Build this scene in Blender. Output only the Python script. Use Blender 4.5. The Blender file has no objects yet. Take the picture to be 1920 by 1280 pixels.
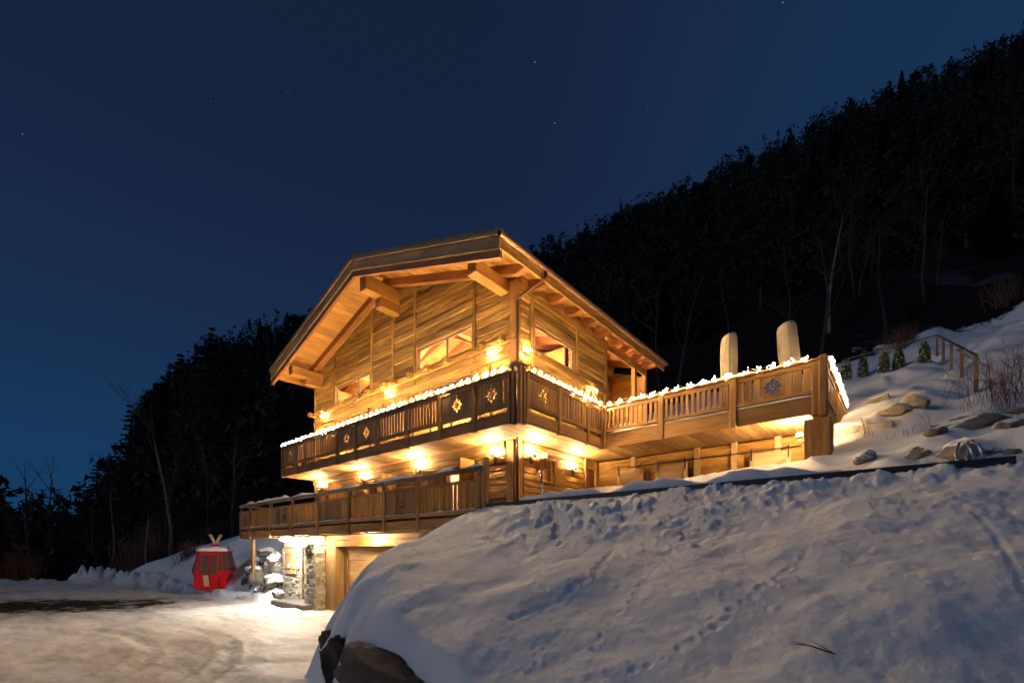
import bpy, math, random
import numpy as np
from mathutils import Vector, Matrix, Quaternion

random.seed(7)
RNG = np.random.default_rng(11)
SC = bpy.context.scene
COL = SC.collection
rad = math.radians

# ------------------------------------------------------------------ camera
YAW = rad(40.45)
cam_d = bpy.data.cameras.new('camera')
cam_d.sensor_width = 36.0
cam_d.lens = 36.0 * 857.0 / 1920.0
cam_d.shift_y = (1030.0 - 640.0) / 1920.0
cam_d.clip_start = 0.05
cam_d.clip_end = 3000.0
cam = bpy.data.objects.new('camera', cam_d)
COL.objects.link(cam)
cam.location = (0.0, 0.0, 2.1)
cam.rotation_euler = (rad(90), 0, YAW)
SC.camera = cam

# ------------------------------------------------------------------ sky, fill sun, exposure
FILL_AZ, FILL_EL = rad(-104.0), rad(23.0)      # azimuth from the view axis (negative = left), elevation
fwd = Vector((-math.sin(YAW), math.cos(YAW), 0)); rgt = Vector((math.cos(YAW), math.sin(YAW), 0))
to_fill = (fwd * math.cos(FILL_AZ) + rgt * math.sin(FILL_AZ)) * math.cos(FILL_EL) + Vector((0, 0, math.sin(FILL_EL)))
world = bpy.data.worlds.new('World')
SC.world = world
world.use_nodes = True
wn, wl = world.node_tree.nodes, world.node_tree.links
wn.clear()
w_out = wn.new('ShaderNodeOutputWorld'); w_bg = wn.new('ShaderNodeBackground')
w_sky = wn.new('ShaderNodeTexSky'); w_sky.sky_type = 'NISHITA'; w_sky.sun_disc = False
w_sky.sun_elevation = rad(-4.5)
w_sky.altitude = 1500; w_sky.air_density = 1.0; w_sky.dust_density = 0.4; w_sky.ozone_density = 3.0
w_sky.sun_rotation = math.atan2(rgt.x, rgt.y)          # the last glow is behind the mountain on the right
# night sky: navy overhead, bluer towards the horizon and towards the set sun, on top of the faint Nishita twilight
w_tc = wn.new('ShaderNodeTexCoord'); w_sep = wn.new('ShaderNodeSeparateXYZ'); wl.new(w_tc.outputs['Generated'], w_sep.inputs[0])
w_ramp = wn.new('ShaderNodeValToRGB'); wl.new(w_sep.outputs[2], w_ramp.inputs[0])
for i, (p, c) in enumerate(((0.0, (0.0075, 0.052, 0.135)), (0.18, (0.0080, 0.040, 0.108)), (0.36, (0.0092, 0.026, 0.072)), (0.62, (0.0082, 0.0165, 0.045)), (1.0, (0.0075, 0.013, 0.035)))):
    e = w_ramp.color_ramp.elements[i] if i < 2 else w_ramp.color_ramp.elements.new(p)
    e.position = p; e.color = (*c, 1)
w_dot = wn.new('ShaderNodeVectorMath'); w_dot.operation = 'DOT_PRODUCT'; wl.new(w_tc.outputs['Generated'], w_dot.inputs[0])
gl_dir = (rgt * math.sin(rad(80)) + fwd * math.cos(rad(80))) * math.cos(rad(12)) + Vector((0, 0, math.sin(rad(12)))); w_dot.inputs[1].default_value = gl_dir
w_mr = wn.new('ShaderNodeMapRange'); w_mr.interpolation_type = 'SMOOTHSTEP'; w_mr.inputs[1].default_value = 0.15; w_mr.inputs[2].default_value = 0.95
wl.new(w_dot.outputs['Value'], w_mr.inputs[0])
w_glow = wn.new('ShaderNodeMix'); w_glow.data_type = 'RGBA'; w_glow.blend_type = 'ADD'; w_glow.inputs[7].default_value = (0.0, 0.016, 0.044, 1)
wl.new(w_mr.outputs[0], w_glow.inputs[0]); wl.new(w_ramp.outputs[0], w_glow.inputs[6])
w_add = wn.new('ShaderNodeMix'); w_add.data_type = 'RGBA'; w_add.blend_type = 'ADD'; w_add.inputs[0].default_value = 0.1
wl.new(w_glow.outputs[2], w_add.inputs[6]); wl.new(w_sky.outputs[0], w_add.inputs[7]); wl.new(w_add.outputs[2], w_bg.inputs[0])
w_bg.inputs[1].default_value = 1.0
wl.new(w_bg.outputs[0], w_out.inputs[0])
sun_d = bpy.data.lights.new('fill_sun', 'SUN'); sun_d.energy = 0.30; sun_d.angle = rad(3.0); sun_d.color = (0.84, 0.92, 1.0)  # added sun lamp, stands in for an unseen lamp outside the view
sun = bpy.data.objects.new('fill_sun', sun_d); COL.objects.link(sun)
sun.location = to_fill * 300
sun.rotation_euler = to_fill.to_track_quat('Z', 'Y').to_euler()
SC.view_settings.view_transform = 'Standard'; SC.view_settings.look = 'None'
SC.view_settings.exposure = 0.0; SC.view_settings.gamma = 1.0; SC.view_settings.use_curve_mapping = False
cy = SC.cycles
cy.use_denoising = True; cy.max_bounces = 6; cy.diffuse_bounces = 3; cy.glossy_bounces = 2
cy.transmission_bounces = 4; cy.transparent_max_bounces = 6
cy.sample_clamp_indirect = 8.0; cy.sample_clamp_direct = 0.0
cy.caustics_reflective = False; cy.caustics_refractive = False
cy.use_light_tree = True

# ------------------------------------------------------------------ materials
def nm(name):
    m = bpy.data.materials.new(name); m.use_nodes = True
    nt = m.node_tree
    return m, nt.nodes, nt.links, nt.nodes['Principled BSDF']

def mapping(n, l, scale, rand=True, coord='Object'):
    tc = n.new('ShaderNodeTexCoord'); mp = n.new('ShaderNodeMapping')
    mp.inputs['Scale'].default_value = scale
    if rand:
        oi = n.new('ShaderNodeObjectInfo'); mu = n.new('ShaderNodeVectorMath'); mu.operation = 'SCALE'
        cb = n.new('ShaderNodeCombineXYZ')
        for i in range(3): l.new(oi.outputs['Random'], cb.inputs[i])
        mu.inputs['Scale'].default_value = 37.0
        l.new(cb.outputs[0], mu.inputs[0])
        ad = n.new('ShaderNodeVectorMath'); ad.operation = 'ADD'
        l.new(tc.outputs[coord], ad.inputs[0]); l.new(mu.outputs[0], ad.inputs[1])
        l.new(ad.outputs[0], mp.inputs['Vector'])
        return mp, oi
    l.new(tc.outputs[coord], mp.inputs['Vector'])
    return mp, None

def noise(n, l, mp, scale, detail=6, rough=0.6, dist=0.0):
    t = n.new('ShaderNodeTexNoise'); t.inputs['Scale'].default_value = scale
    t.inputs['Detail'].default_value = detail; t.inputs['Roughness'].default_value = rough
    t.inputs['Distortion'].default_value = dist
    l.new(mp.outputs[0], t.inputs['Vector'])
    return t

def ramp(n, l, src, stops):
    r = n.new('ShaderNodeValToRGB')
    els = r.color_ramp.elements
    while len(els) > len(stops): els.remove(els[-1])
    while len(els) < len(stops): els.new(0.5)
    for e, (p, c) in zip(els, stops):
        e.position = p; e.color = (*c, 1) if len(c) == 3 else c
    l.new(src, r.inputs[0])
    return r

def wood(name, cols, axis, rough=0.7, bump=0.5, hewn=0.0, vary=0.5):
    m, n, l, b = nm(name)
    sc = [14.0, 14.0, 14.0]; sc[axis] = 1.0
    mp, oi = mapping(n, l, sc)
    t1 = noise(n, l, mp, 1.3, 9, 0.68, 0.6)
    r1 = ramp(n, l, t1.outputs['Fac'], [(0.25, cols[0]), (0.5, cols[1]), (0.72, cols[2])])
    sc2 = [1.6, 1.6, 1.6]; sc2[axis] = 0.5
    mp2, _ = mapping(n, l, sc2)
    t2 = noise(n, l, mp2, 1.0, 3, 0.5)
    r2 = ramp(n, l, t2.outputs['Fac'], [(0.3, (0.55, 0.5, 0.45)), (0.65, (1.1, 1.1, 1.1))])
    mx = n.new('ShaderNodeMix'); mx.data_type = 'RGBA'; mx.blend_type = 'MULTIPLY'; mx.inputs[0].default_value = 1
    l.new(r1.outputs[0], mx.inputs[6]); l.new(r2.outputs[0], mx.inputs[7])
    mr = n.new('ShaderNodeMapRange'); mr.inputs[3].default_value = 1 - vary; mr.inputs[4].default_value = 1 + vary * 0.6
    l.new(oi.outputs['Random'], mr.inputs[0])
    vm = n.new('ShaderNodeVectorMath'); vm.operation = 'SCALE'
    l.new(mx.outputs[2], vm.inputs[0]); l.new(mr.outputs[0], vm.inputs['Scale'])
    l.new(vm.outputs[0], b.inputs['Base Color'])
    b.inputs['Roughness'].default_value = rough
    bp = n.new('ShaderNodeBump'); bp.inputs['Strength'].default_value = bump; bp.inputs['Distance'].default_value = 0.02
    l.new(t1.outputs['Fac'], bp.inputs['Height'])
    if hewn:
        sc3 = [3.2, 3.2, 3.2]; sc3[axis] = 0.9
        mp3, _ = mapping(n, l, sc3)
        t3 = noise(n, l, mp3, 1.5, 4, 0.55, 0.8)
        bp2 = n.new('ShaderNodeBump'); bp2.inputs['Strength'].default_value = hewn; bp2.inputs['Distance'].default_value = 0.09
        l.new(t3.outputs['Fac'], bp2.inputs['Height']); l.new(bp2.outputs[0], bp.inputs['Normal'])
    l.new(bp.outputs[0], b.inputs['Normal'])
    return m

def wood3(name, cols, **k):
    return [wood(f'{name} {a}', cols, i, **k) for i, a in enumerate('xyz')]

W = {
 'wall': wood3('old facade timber', [(0.11, 0.058, 0.012), (0.44, 0.245, 0.052), (0.66, 0.40, 0.10)], hewn=0.9, vary=0.4, bump=1.0),
 'rough': wood3('rough sawn timber', [(0.17, 0.095, 0.025), (0.45, 0.265, 0.075), (0.62, 0.39, 0.13)], hewn=1.0, vary=0.3, bump=0.9),
 'soffit': wood3('soffit boards', [(0.28, 0.135, 0.027), (0.50, 0.255, 0.055), (0.62, 0.34, 0.085)], vary=0.25, bump=0.25),
 'under': wood3('weathered ceiling boards', [(0.17, 0.095, 0.034), (0.38, 0.225, 0.085), (0.52, 0.33, 0.14)], vary=0.38, bump=0.4),
 'red': wood3('reddish rafter timber', [(0.17, 0.06, 0.015), (0.32, 0.125, 0.03), (0.42, 0.18, 0.05)], vary=0.2, bump=0.4, hewn=0.3),
 'rail': wood3('dark balcony timber', [(0.13, 0.062, 0.017), (0.30, 0.15, 0.04), (0.42, 0.22, 0.065)], vary=0.3, bump=0.4),
 'fascia': wood3('fascia timber', [(0.20, 0.092, 0.022), (0.41, 0.205, 0.052), (0.53, 0.28, 0.08)], vary=0.2, bump=0.35),
 'grey': wood3('grey weathered timber', [(0.11, 0.075, 0.045), (0.23, 0.155, 0.09), (0.34, 0.24, 0.15)], vary=0.3, bump=0.8, hewn=0.4),
 'trim': wood3('pale trim timber', [(0.28, 0.15, 0.05), (0.42, 0.25, 0.09), (0.52, 0.33, 0.13)], vary=0.15, bump=0.2),
 'door': wood3('garage door timber', [(0.30, 0.18, 0.07), (0.46, 0.29, 0.12), (0.56, 0.38, 0.18)], vary=0.15, bump=0.2),
 'pale': wood3('pale barn door timber', [(0.30, 0.2, 0.10), (0.46, 0.33, 0.18), (0.56, 0.43, 0.26)], vary=0.2, bump=0.3),
}

def simple(name, col, rough=0.6, metal=0.0, nscale=0, nvar=0.25, bump=0.0):
    m, n, l, b = nm(name)
    b.inputs['Roughness'].default_value = rough; b.inputs['Metallic'].default_value = metal
    if nscale:
        mp, _ = mapping(n, l, (1, 1, 1))
        t = noise(n, l, mp, nscale, 6, 0.6)
        lo = tuple(c * (1 - nvar) for c in col); hi = tuple(min(1, c * (1 + nvar)) for c in col)
        r = ramp(n, l, t.outputs['Fac'], [(0.3, lo), (0.7, hi)])
        l.new(r.outputs[0], b.inputs['Base Color'])
        if bump:
            bp = n.new('ShaderNodeBump'); bp.inputs['Strength'].default_value = bump; bp.inputs['Distance'].default_value = 0.02
            l.new(t.outputs['Fac'], bp.inputs['Height']); l.new(bp.outputs[0], b.inputs['Normal'])
    else:
        b.inputs['Base Color'].default_value = (*col, 1)
    return m

def emit(name, col, strength):
    m, n, l, b = nm(name)
    b.inputs['Base Color'].default_value = (*col, 1)
    b.inputs['Emission Color'].default_value = (*col, 1); b.inputs['Emission Strength'].default_value = strength
    return m

def snow_mat(name, col, bumps, rough=0.85, patch=False, spec=0.12):
    m, n, l, b = nm(name)
    mp, _ = mapping(n, l, (1, 1, 1), rand=False)
    t = noise(n, l, mp, bumps[0], 8, 0.62); t2 = noise(n, l, mp, bumps[1], 5, 0.6)
    r = ramp(n, l, t.outputs['Fac'], [(0.3, tuple(c * 0.9 for c in col)), (0.7, col)])
    src = r.outputs[0]
    b.inputs['Roughness'].default_value = rough; b.inputs['Specular IOR Level'].default_value = spec
    if patch:                                    # bare wet asphalt showing through the packed snow
        tc = n.new('ShaderNodeTexCoord'); sp = n.new('ShaderNodeMapping'); sp.vector_type = 'TEXTURE'
        sp.inputs['Location'].default_value = patch[0]; sp.inputs['Rotation'].default_value = (0, 0, YAW)
        sp.inputs['Scale'].default_value = patch[1]
        l.new(tc.outputs['Object'], sp.inputs['Vector'])
        ln = n.new('ShaderNodeVectorMath'); ln.operation = 'LENGTH'
        l.new(sp.outputs[0], ln.inputs[0])
        mpn, _ = mapping(n, l, (0.9, 0.9, 0.9), rand=False)
        tn = noise(n, l, mpn, 1.1, 8, 0.72, 0.8)
        ma = n.new('ShaderNodeMath'); ma.operation = 'MULTIPLY_ADD'; ma.inputs[1].default_value = 1.7
        l.new(tn.outputs['Fac'], ma.inputs[0]); l.new(ln.outputs['Value'], ma.inputs[2])
        rr = ramp(n, l, ma.outputs[0], [(0.0, (1, 1, 1)), (0.66, (1, 1, 1)), (0.78, (0.3, 0.3, 0.3)), (0.95, (0, 0, 0))])
        dv = n.new('ShaderNodeMath'); dv.operation = 'DIVIDE'; dv.inputs[1].default_value = 2.0
        l.new(ma.outputs[0], dv.inputs[0]); l.new(dv.outputs[0], rr.inputs[0])
        # driven-over dirt, streaked
        mps, _ = mapping(n, l, (0.25, 1.1, 1), rand=False)
        ts = noise(n, l, mps, 1.2, 6, 0.65, 0.6)
        rs = ramp(n, l, ts.outputs['Fac'], [(0.30, (0.48, 0.47, 0.46)), (0.5, (0.82, 0.815, 0.81)), (0.66, (1, 1, 1))])
        m0 = n.new('ShaderNodeMix'); m0.data_type = 'RGBA'; m0.blend_type = 'MULTIPLY'; m0.inputs[0].default_value = 1
        l.new(src, m0.inputs[6]); l.new(rs.outputs[0], m0.inputs[7])
        m1 = n.new('ShaderNodeMix'); m1.data_type = 'RGBA'
        l.new(rr.outputs[0], m1.inputs[0]); l.new(m0.outputs[2], m1.inputs[6]); m1.inputs[7].default_value = (0.035, 0.03, 0.028, 1)
        src = m1.outputs[2]
        ms = n.new('ShaderNodeMapRange'); ms.inputs[3].default_value = spec; ms.inputs[4].default_value = 0.0
        l.new(rr.outputs[0], ms.inputs[0]); l.new(ms.outputs[0], b.inputs['Specular IOR Level'])
    l.new(src, b.inputs['Base Color'])
    bp = n.new('ShaderNodeBump'); bp.inputs['Strength'].default_value = 0.3; bp.inputs['Distance'].default_value = 0.04
    l.new(t.outputs['Fac'], bp.inputs['Height'])
    bp2 = n.new('ShaderNodeBump'); bp2.inputs['Strength'].default_value = 0.55; bp2.inputs['Distance'].default_value = 0.012
    l.new(t2.outputs['Fac'], bp2.inputs['Height']); l.new(bp.outputs[0], bp2.inputs['Normal'])
    l.new(bp2.outputs[0], b.inputs['Normal'])
    return m

M = {}
M['snow'] = snow_mat('snow', (0.80, 0.81, 0.84), (3.0, 24.0))
M['piled_snow'] = snow_mat('lying snow', (0.82, 0.82, 0.84), (6.0, 40.0))
M['packed'] = snow_mat('packed snow', (0.80, 0.79, 0.78), (2.0, 14.0), rough=0.6, spec=0.3,
                       patch=((-27.4, 2.1, 0), (8.0, 4.6, 1)))
def hill_mat():
    """snow on the open slope giving way raggedly to bare forest floor where the wood begins"""
    m, n, l, b = nm('snow and forest floor')
    mp, _ = mapping(n, l, (1, 1, 1), rand=False)
    t = noise(n, l, mp, 3.0, 8, 0.62); t2 = noise(n, l, mp, 24.0, 5, 0.6)
    r = ramp(n, l, t.outputs['Fac'], [(0.3, (0.72, 0.73, 0.76)), (0.7, (0.80, 0.81, 0.84))])
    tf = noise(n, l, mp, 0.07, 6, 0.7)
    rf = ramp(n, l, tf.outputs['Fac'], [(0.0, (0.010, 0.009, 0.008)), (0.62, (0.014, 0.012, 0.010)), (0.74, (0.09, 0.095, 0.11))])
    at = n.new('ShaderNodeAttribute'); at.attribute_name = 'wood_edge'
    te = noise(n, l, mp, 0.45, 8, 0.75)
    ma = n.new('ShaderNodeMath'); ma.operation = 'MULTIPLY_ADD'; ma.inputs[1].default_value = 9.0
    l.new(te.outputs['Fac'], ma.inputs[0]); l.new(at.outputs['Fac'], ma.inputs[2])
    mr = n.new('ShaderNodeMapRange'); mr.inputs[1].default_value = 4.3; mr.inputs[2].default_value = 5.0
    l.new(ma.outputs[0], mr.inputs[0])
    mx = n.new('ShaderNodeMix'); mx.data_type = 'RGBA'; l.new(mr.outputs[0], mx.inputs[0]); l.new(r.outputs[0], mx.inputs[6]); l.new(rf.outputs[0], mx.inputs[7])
    l.new(mx.outputs[2], b.inputs['Base Color']); b.inputs['Roughness'].default_value = 0.88; b.inputs['Specular IOR Level'].default_value = 0.1
    bp = n.new('ShaderNodeBump'); bp.inputs['Strength'].default_value = 0.6; bp.inputs['Distance'].default_value = 0.04
    l.new(t.outputs['Fac'], bp.inputs['Height'])
    bp2 = n.new('ShaderNodeBump'); bp2.inputs['Strength'].default_value = 0.5; bp2.inputs['Distance'].default_value = 0.012
    l.new(t2.outputs['Fac'], bp2.inputs['Height']); l.new(bp.outputs[0], bp2.inputs['Normal']); l.new(bp2.outputs[0], b.inputs['Normal'])
    return m
M['hill'] = hill_mat()
def rock_mat(name, col, snowy):
    m, n, l, b = nm(name)
    mp, _ = mapping(n, l, (1, 1, 1))
    t = noise(n, l, mp, 2.2, 9, 0.68, 0.4)
    r = ramp(n, l, t.outputs['Fac'], [(0.3, tuple(c * 0.45 for c in col)), (0.55, col), (0.75, tuple(c * 1.5 for c in col))])
    ge = n.new('ShaderNodeNewGeometry'); sx = n.new('ShaderNodeSeparateXYZ'); l.new(ge.outputs['Normal'], sx.inputs[0])
    ma = n.new('ShaderNodeMath'); ma.operation = 'MULTIPLY_ADD'; ma.inputs[1].default_value = 0.5
    l.new(t.outputs['Fac'], ma.inputs[0]); l.new(sx.outputs[2], ma.inputs[2])
    mh = n.new('ShaderNodeMath'); mh.operation = 'MULTIPLY'; mh.inputs[1].default_value = 0.6; l.new(ma.outputs[0], mh.inputs[0])
    rr = ramp(n, l, mh.outputs[0], [(snowy, (0, 0, 0)), (min(0.999, snowy + 0.06), (1, 1, 1))])
    mx = n.new('ShaderNodeMix'); mx.data_type = 'RGBA'
    l.new(rr.outputs[0], mx.inputs[0]); l.new(r.outputs[0], mx.inputs[6]); mx.inputs[7].default_value = (0.8, 0.81, 0.84, 1)
    l.new(mx.outputs[2], b.inputs['Base Color']); b.inputs['Roughness'].default_value = 0.85
    bp = n.new('ShaderNodeBump'); bp.inputs['Strength'].default_value = 0.8; bp.inputs['Distance'].default_value = 0.06
    l.new(t.outputs['Fac'], bp.inputs['Height']); l.new(bp.outputs[0], b.inputs['Normal'])
    return m
M['rock'] = rock_mat('grey rock', (0.16, 0.14, 0.115), 0.46)
M['pale_rock'] = rock_mat('pale slope rock', (0.26, 0.22, 0.17), 0.43)
M['dark_rock'] = rock_mat('brown bank rock', (0.10, 0.068, 0.046), 0.74)
M['slate'] = simple('stacked slate', (0.42, 0.38, 0.30), 0.85, 0, 5.0, 0.45, 0.7)
M['paving'] = simple('slate step', (0.12, 0.11, 0.10), 0.6, 0, 4.0, 0.3, 0.3)
M['concrete'] = simple('concrete', (0.20, 0.20, 0.20), 0.85, 0, 5.0, 0.15, 0.2)
M['block'] = simple('pale concrete', (0.42, 0.40, 0.38), 0.85, 0, 5.0, 0.1, 0.2)
M['coping'] = simple('black coping', (0.018, 0.018, 0.02), 0.45, 0, 8.0, 0.3)
M['tile'] = simple('roof tile', (0.23, 0.16, 0.10), 0.8, 0, 4.0, 0.35, 0.4)
M['copper'] = simple('copper gutter', (0.42, 0.24, 0.14), 0.4, 0.85, 6.0, 0.2)
M['pipe'] = simple('dark copper pipe', (0.14, 0.075, 0.04), 0.45, 0.6, 6.0, 0.2)
M['steel'] = simple('brushed steel', (0.62, 0.60, 0.58), 0.25, 1.0)
M['iron'] = simple('black iron', (0.03, 0.028, 0.026), 0.5, 0.6)
M['red'] = simple('red gondola paint', (0.55, 0.010, 0.016), 0.22)
M['tint'] = simple('tinted gondola glass', (0.085, 0.062, 0.042), 0.06)
M['ski'] = simple('ski wood', (0.5, 0.36, 0.18), 0.45, 0, 8.0, 0.2)
M['canvas'] = simple('cream canvas', (0.56, 0.46, 0.31), 0.9, 0, 3.0, 0.15, 0.4)
M['pitch'] = simple('wreath needles', (0.025, 0.03, 0.018), 0.8)
M['white'] = simple('white star', (0.75, 0.72, 0.68), 0.6)
M['plaster'] = simple('room plaster', (0.55, 0.42, 0.34), 0.8)
M['needle'] = simple('conifer needles', (0.020, 0.021, 0.016), 0.95)
M['thuja'] = simple('thuja foliage', (0.05, 0.075, 0.03), 0.8)
M['bark'] = simple('tree bark', (0.048, 0.038, 0.03), 0.9, 0, 5.0, 0.35)
M['birch'] = simple('pale birch bark', (0.22, 0.18, 0.14), 0.85, 0, 7.0, 0.4)
M['twig'] = simple('dry brown twigs', (0.16, 0.075, 0.045), 0.85)
M['led'] = emit('string light bulbs', (1.0, 0.66, 0.32), 2500.0)
M['led_snow'] = emit('string light bulbs in snow', (1.0, 0.68, 0.34), 280.0)
M['bulb'] = emit('lamp bulb', (1.0, 0.60, 0.26), 5500.0)
M['bulb_up'] = emit('uplight bulb', (1.0, 0.62, 0.28), 6000.0)
M['dome'] = emit('opal lamp glass', (1.0, 0.88, 0.72), 14.0)
M['star'] = emit('star', (0.65, 0.85, 1.0), 1.2)
M['cable'] = simple('pale cable', (0.5, 0.48, 0.42), 0.6)
def glass():
    m, n, l, b = nm('window glass')
    n.remove(b)
    out = n['Material Output']
    tr = n.new('ShaderNodeBsdfTransparent'); gl = n.new('ShaderNodeBsdfGlossy'); gl.inputs['Roughness'].default_value = 0.02
    
    mx = n.new('ShaderNodeMixShader'); tr.inputs[0].default_value = (0.93, 0.95, 0.94, 1)
    mx.inputs[0].default_value = 0.05; l.new(tr.outputs[0], mx.inputs[1]); l.new(gl.outputs[0], mx.inputs[2]); l.new(mx.outputs[0], out.inputs[0])
    return m
M['glass'] = glass()

# ------------------------------------------------------------------ object helpers
WPOS = {}
def base_of(p): return WPOS.get(p.name, Vector((0, 0, 0))) if p else Vector((0, 0, 0))
def link(o, parent, wpos):
    COL.objects.link(o)
    wpos = Vector(wpos); WPOS[o.name] = wpos
    if parent: o.parent = parent; o.location = wpos - base_of(parent)
    else: o.location = wpos
    return o
def tag(o, label, cat, group=None):
    o['label'] = label; o['category'] = cat
    if group: o['group'] = group
    return o
def kind(o, k): o['kind'] = k; return o
def empty(name, loc, parent=None):
    return link(bpy.data.objects.new(name, None), parent, loc)
def mesh_from(name, v, f, mat, smooth=False):
    me = bpy.data.meshes.new(name); me.from_pydata([tuple(p) for p in v], [], f); me.update()
    for mm in (mat if isinstance(mat, (list, tuple)) else [mat]): me.materials.append(mm)
    if smooth: me.polygons.foreach_set('use_smooth', [True] * len(me.polygons))
    return me
def obj(name, v, f, mat, parent=None, smooth=False, origin=None):
    v = np.asarray(v, float)
    c = (v.min(0) + v.max(0)) / 2 if origin is None else np.asarray(origin, float)
    return link(bpy.data.objects.new(name, mesh_from(name, v - c, f, mat, smooth)), parent, c)

def cbox_geo(hx, hy, hz, ch):
    ch = min(ch, hx * 0.45, hy * 0.45, hz * 0.45)
    v = []; idx = {}
    for sx in (-1, 1):
        for sy in (-1, 1):
            for sz in (-1, 1):
                for a in range(3):
                    p = [sx * hx, sy * hy, sz * hz]
                    for b in range(3):
                        if b != a: p[b] -= (sx, sy, sz)[b] * ch
                    idx[(sx, sy, sz, a)] = len(v); v.append(p)
    f = []
    S = (-1, 1)
    for a in range(3):
        o = [b for b in range(3) if b != a]
        for s in S:
            q = []
            for t, u in ((-1, -1), (1, -1), (1, 1), (-1, 1)):
                k = [0, 0, 0]; k[a] = s; k[o[0]] = t; k[o[1]] = u
                q.append(idx[(*k, a)])
            if (s == 1) == (a == 1): q.reverse()
            f.append(q)
    for a in range(3):          # edges along axis a
        o = [b for b in range(3) if b != a]
        for t in S:
            for u in S:
                k1 = [0, 0, 0]; k1[a] = -1; k1[o[0]] = t; k1[o[1]] = u
                k2 = list(k1); k2[a] = 1
                q = [idx[(*k1, o[0])], idx[(*k2, o[0])], idx[(*k2, o[1])], idx[(*k1, o[1])]]
                if (t * u == 1) == (a == 1): pass
                else: q.reverse()
                f.append(q)
    for sx in S:
        for sy in S:
            for sz in S:
                q = [idx[(sx, sy, sz, 0)], idx[(sx, sy, sz, 1)], idx[(sx, sy, sz, 2)]]
                if sx * sy * sz < 0: q.reverse()
                f.append(q)
    return v, f
BOXC = {}
def box(name, lo, hi, mat, parent=None, ch=0.012):
    """chamfered box; wood material lists pick the grain along the longest side; equal boxes share a mesh"""
    d = [abs(hi[i] - lo[i]) for i in range(3)]
    c = [(hi[i] + lo[i]) / 2 for i in range(3)]
    m = mat[d.index(max(d))] if isinstance(mat, list) else mat
    key = (round(d[0], 3), round(d[1], 3), round(d[2], 3), ch, m.name)
    me = BOXC.get(key)
    if me is None:
        v, f = cbox_geo(d[0] / 2, d[1] / 2, d[2] / 2, ch)
        me = mesh_from(name, v, f, m); BOXC[key] = me
    return link(bpy.data.objects.new(name, me), parent, c)
def beam(name, p, q, w, h, mat, parent=None, up=(0, 0, 1), ch=0.012):
    p, q = Vector(p), Vector(q); L = (q - p).length
    x = (q - p).normalized(); y = Vector(up).cross(x).normalized(); z = x.cross(y)
    m = mat[0] if isinstance(mat, list) else mat
    key = (round(L, 3), round(w, 3), round(h, 3), ch, m.name)
    me = BOXC.get(key)
    if me is None:
        v, f = cbox_geo(L / 2, w / 2, h / 2, ch); me = mesh_from(name, v, f, m); BOXC[key] = me
    o = link(bpy.data.objects.new(name, me), parent, (p + q) / 2)
    o.rotation_mode = 'QUATERNION'; o.rotation_quaternion = Matrix((x, y, z)).transposed().to_quaternion()
    return o
def prism(name, poly, axis, a0, a1, mat, parent=None):
    """extrude a 2D polygon (in the two other axes, in order) along axis from a0 to a1"""
    o = [b for b in range(3) if b != axis]; n = len(poly); v = []
    for a in (a0, a1):
        for p in poly:
            k = [0, 0, 0]; k[axis] = a; k[o[0]] = p[0]; k[o[1]] = p[1]; v.append(k)
    f = [list(range(n))[::-1], list(range(n, 2 * n))] + [[i, (i + 1) % n, n + (i + 1) % n, n + i] for i in range(n)]
    if axis == 1: f = [q[::-1] for q in f]
    m = mat
    if isinstance(mat, list):
        d = [max(p[i] for p in v) - min(p[i] for p in v) for i in range(3)]; m = mat[d.index(max(d))]
    return obj(name, v, f, m, parent)
def tube_geo(pts, radii, n=6, cap=True):
    pts = [Vector(p) for p in pts]; v = []; f = []
    if not isinstance(radii, (list, tuple)): radii = [radii] * len(pts)
    ref = Vector((0, 0, 1))
    for i, p in enumerate(pts):
        t = (pts[min(i + 1, len(pts) - 1)] - pts[max(i - 1, 0)]).normalized()
        r = ref if abs(t.dot(ref)) < 0.95 else Vector((1, 0, 0))
        a = t.cross(r).normalized(); b = t.cross(a)
        for k in range(n):
            an = 2 * math.pi * k / n
            v.append(p + (a * math.cos(an) + b * math.sin(an)) * radii[i])
    for i in range(len(pts) - 1):
        for k in range(n):
            f.append([i * n + k, i * n + (k + 1) % n, (i + 1) * n + (k + 1) % n, (i + 1) * n + k])
    if cap:
        f.append(list(range(n))[::-1]); f.append([(len(pts) - 1) * n + k for k in range(n)])
    return v, f
def tube(name, pts, r, mat, parent=None, n=8, smooth=True):
    v, f = tube_geo(pts, r, n); return obj(name, v, f, mat, parent, smooth)
def ball_geo(c, r, nu=10, nv=6, sq=(1, 1, 1)):
    v = [(c[0], c[1], c[2] + r * sq[2])]; f = []
    for j in range(1, nv):
        ph = math.pi * j / nv
        for i in range(nu):
            th = 2 * math.pi * i / nu
            v.append((c[0] + r * sq[0] * math.sin(ph) * math.cos(th), c[1] + r * sq[1] * math.sin(ph) * math.sin(th), c[2] + r * sq[2] * math.cos(ph)))
    v.append((c[0], c[1], c[2] - r * sq[2]))
    for i in range(nu): f.append([0, 1 + i, 1 + (i + 1) % nu])
    for j in range(nv - 2):
        for i in range(nu): f.append([1 + j * nu + i, 1 + (j + 1) * nu + i, 1 + (j + 1) * nu + (i + 1) % nu, 1 + j * nu + (i + 1) % nu])
    b = 1 + (nv - 2) * nu
    for i in range(nu): f.append([len(v) - 1, b + (i + 1) % nu, b + i])
    return v, f
def merge(parts):
    v = []; f = []
    for pv, pf in parts:
        o = len(v); v += [tuple(p) for p in pv]; f += [[i + o for i in q] for q in pf]
    return v, f
def copy_tree(o, parent=None):
    c = o.copy(); COL.objects.link(c); c.parent = parent
    for ch in list(o.children): copy_tree(ch, c)
    return c
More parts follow.
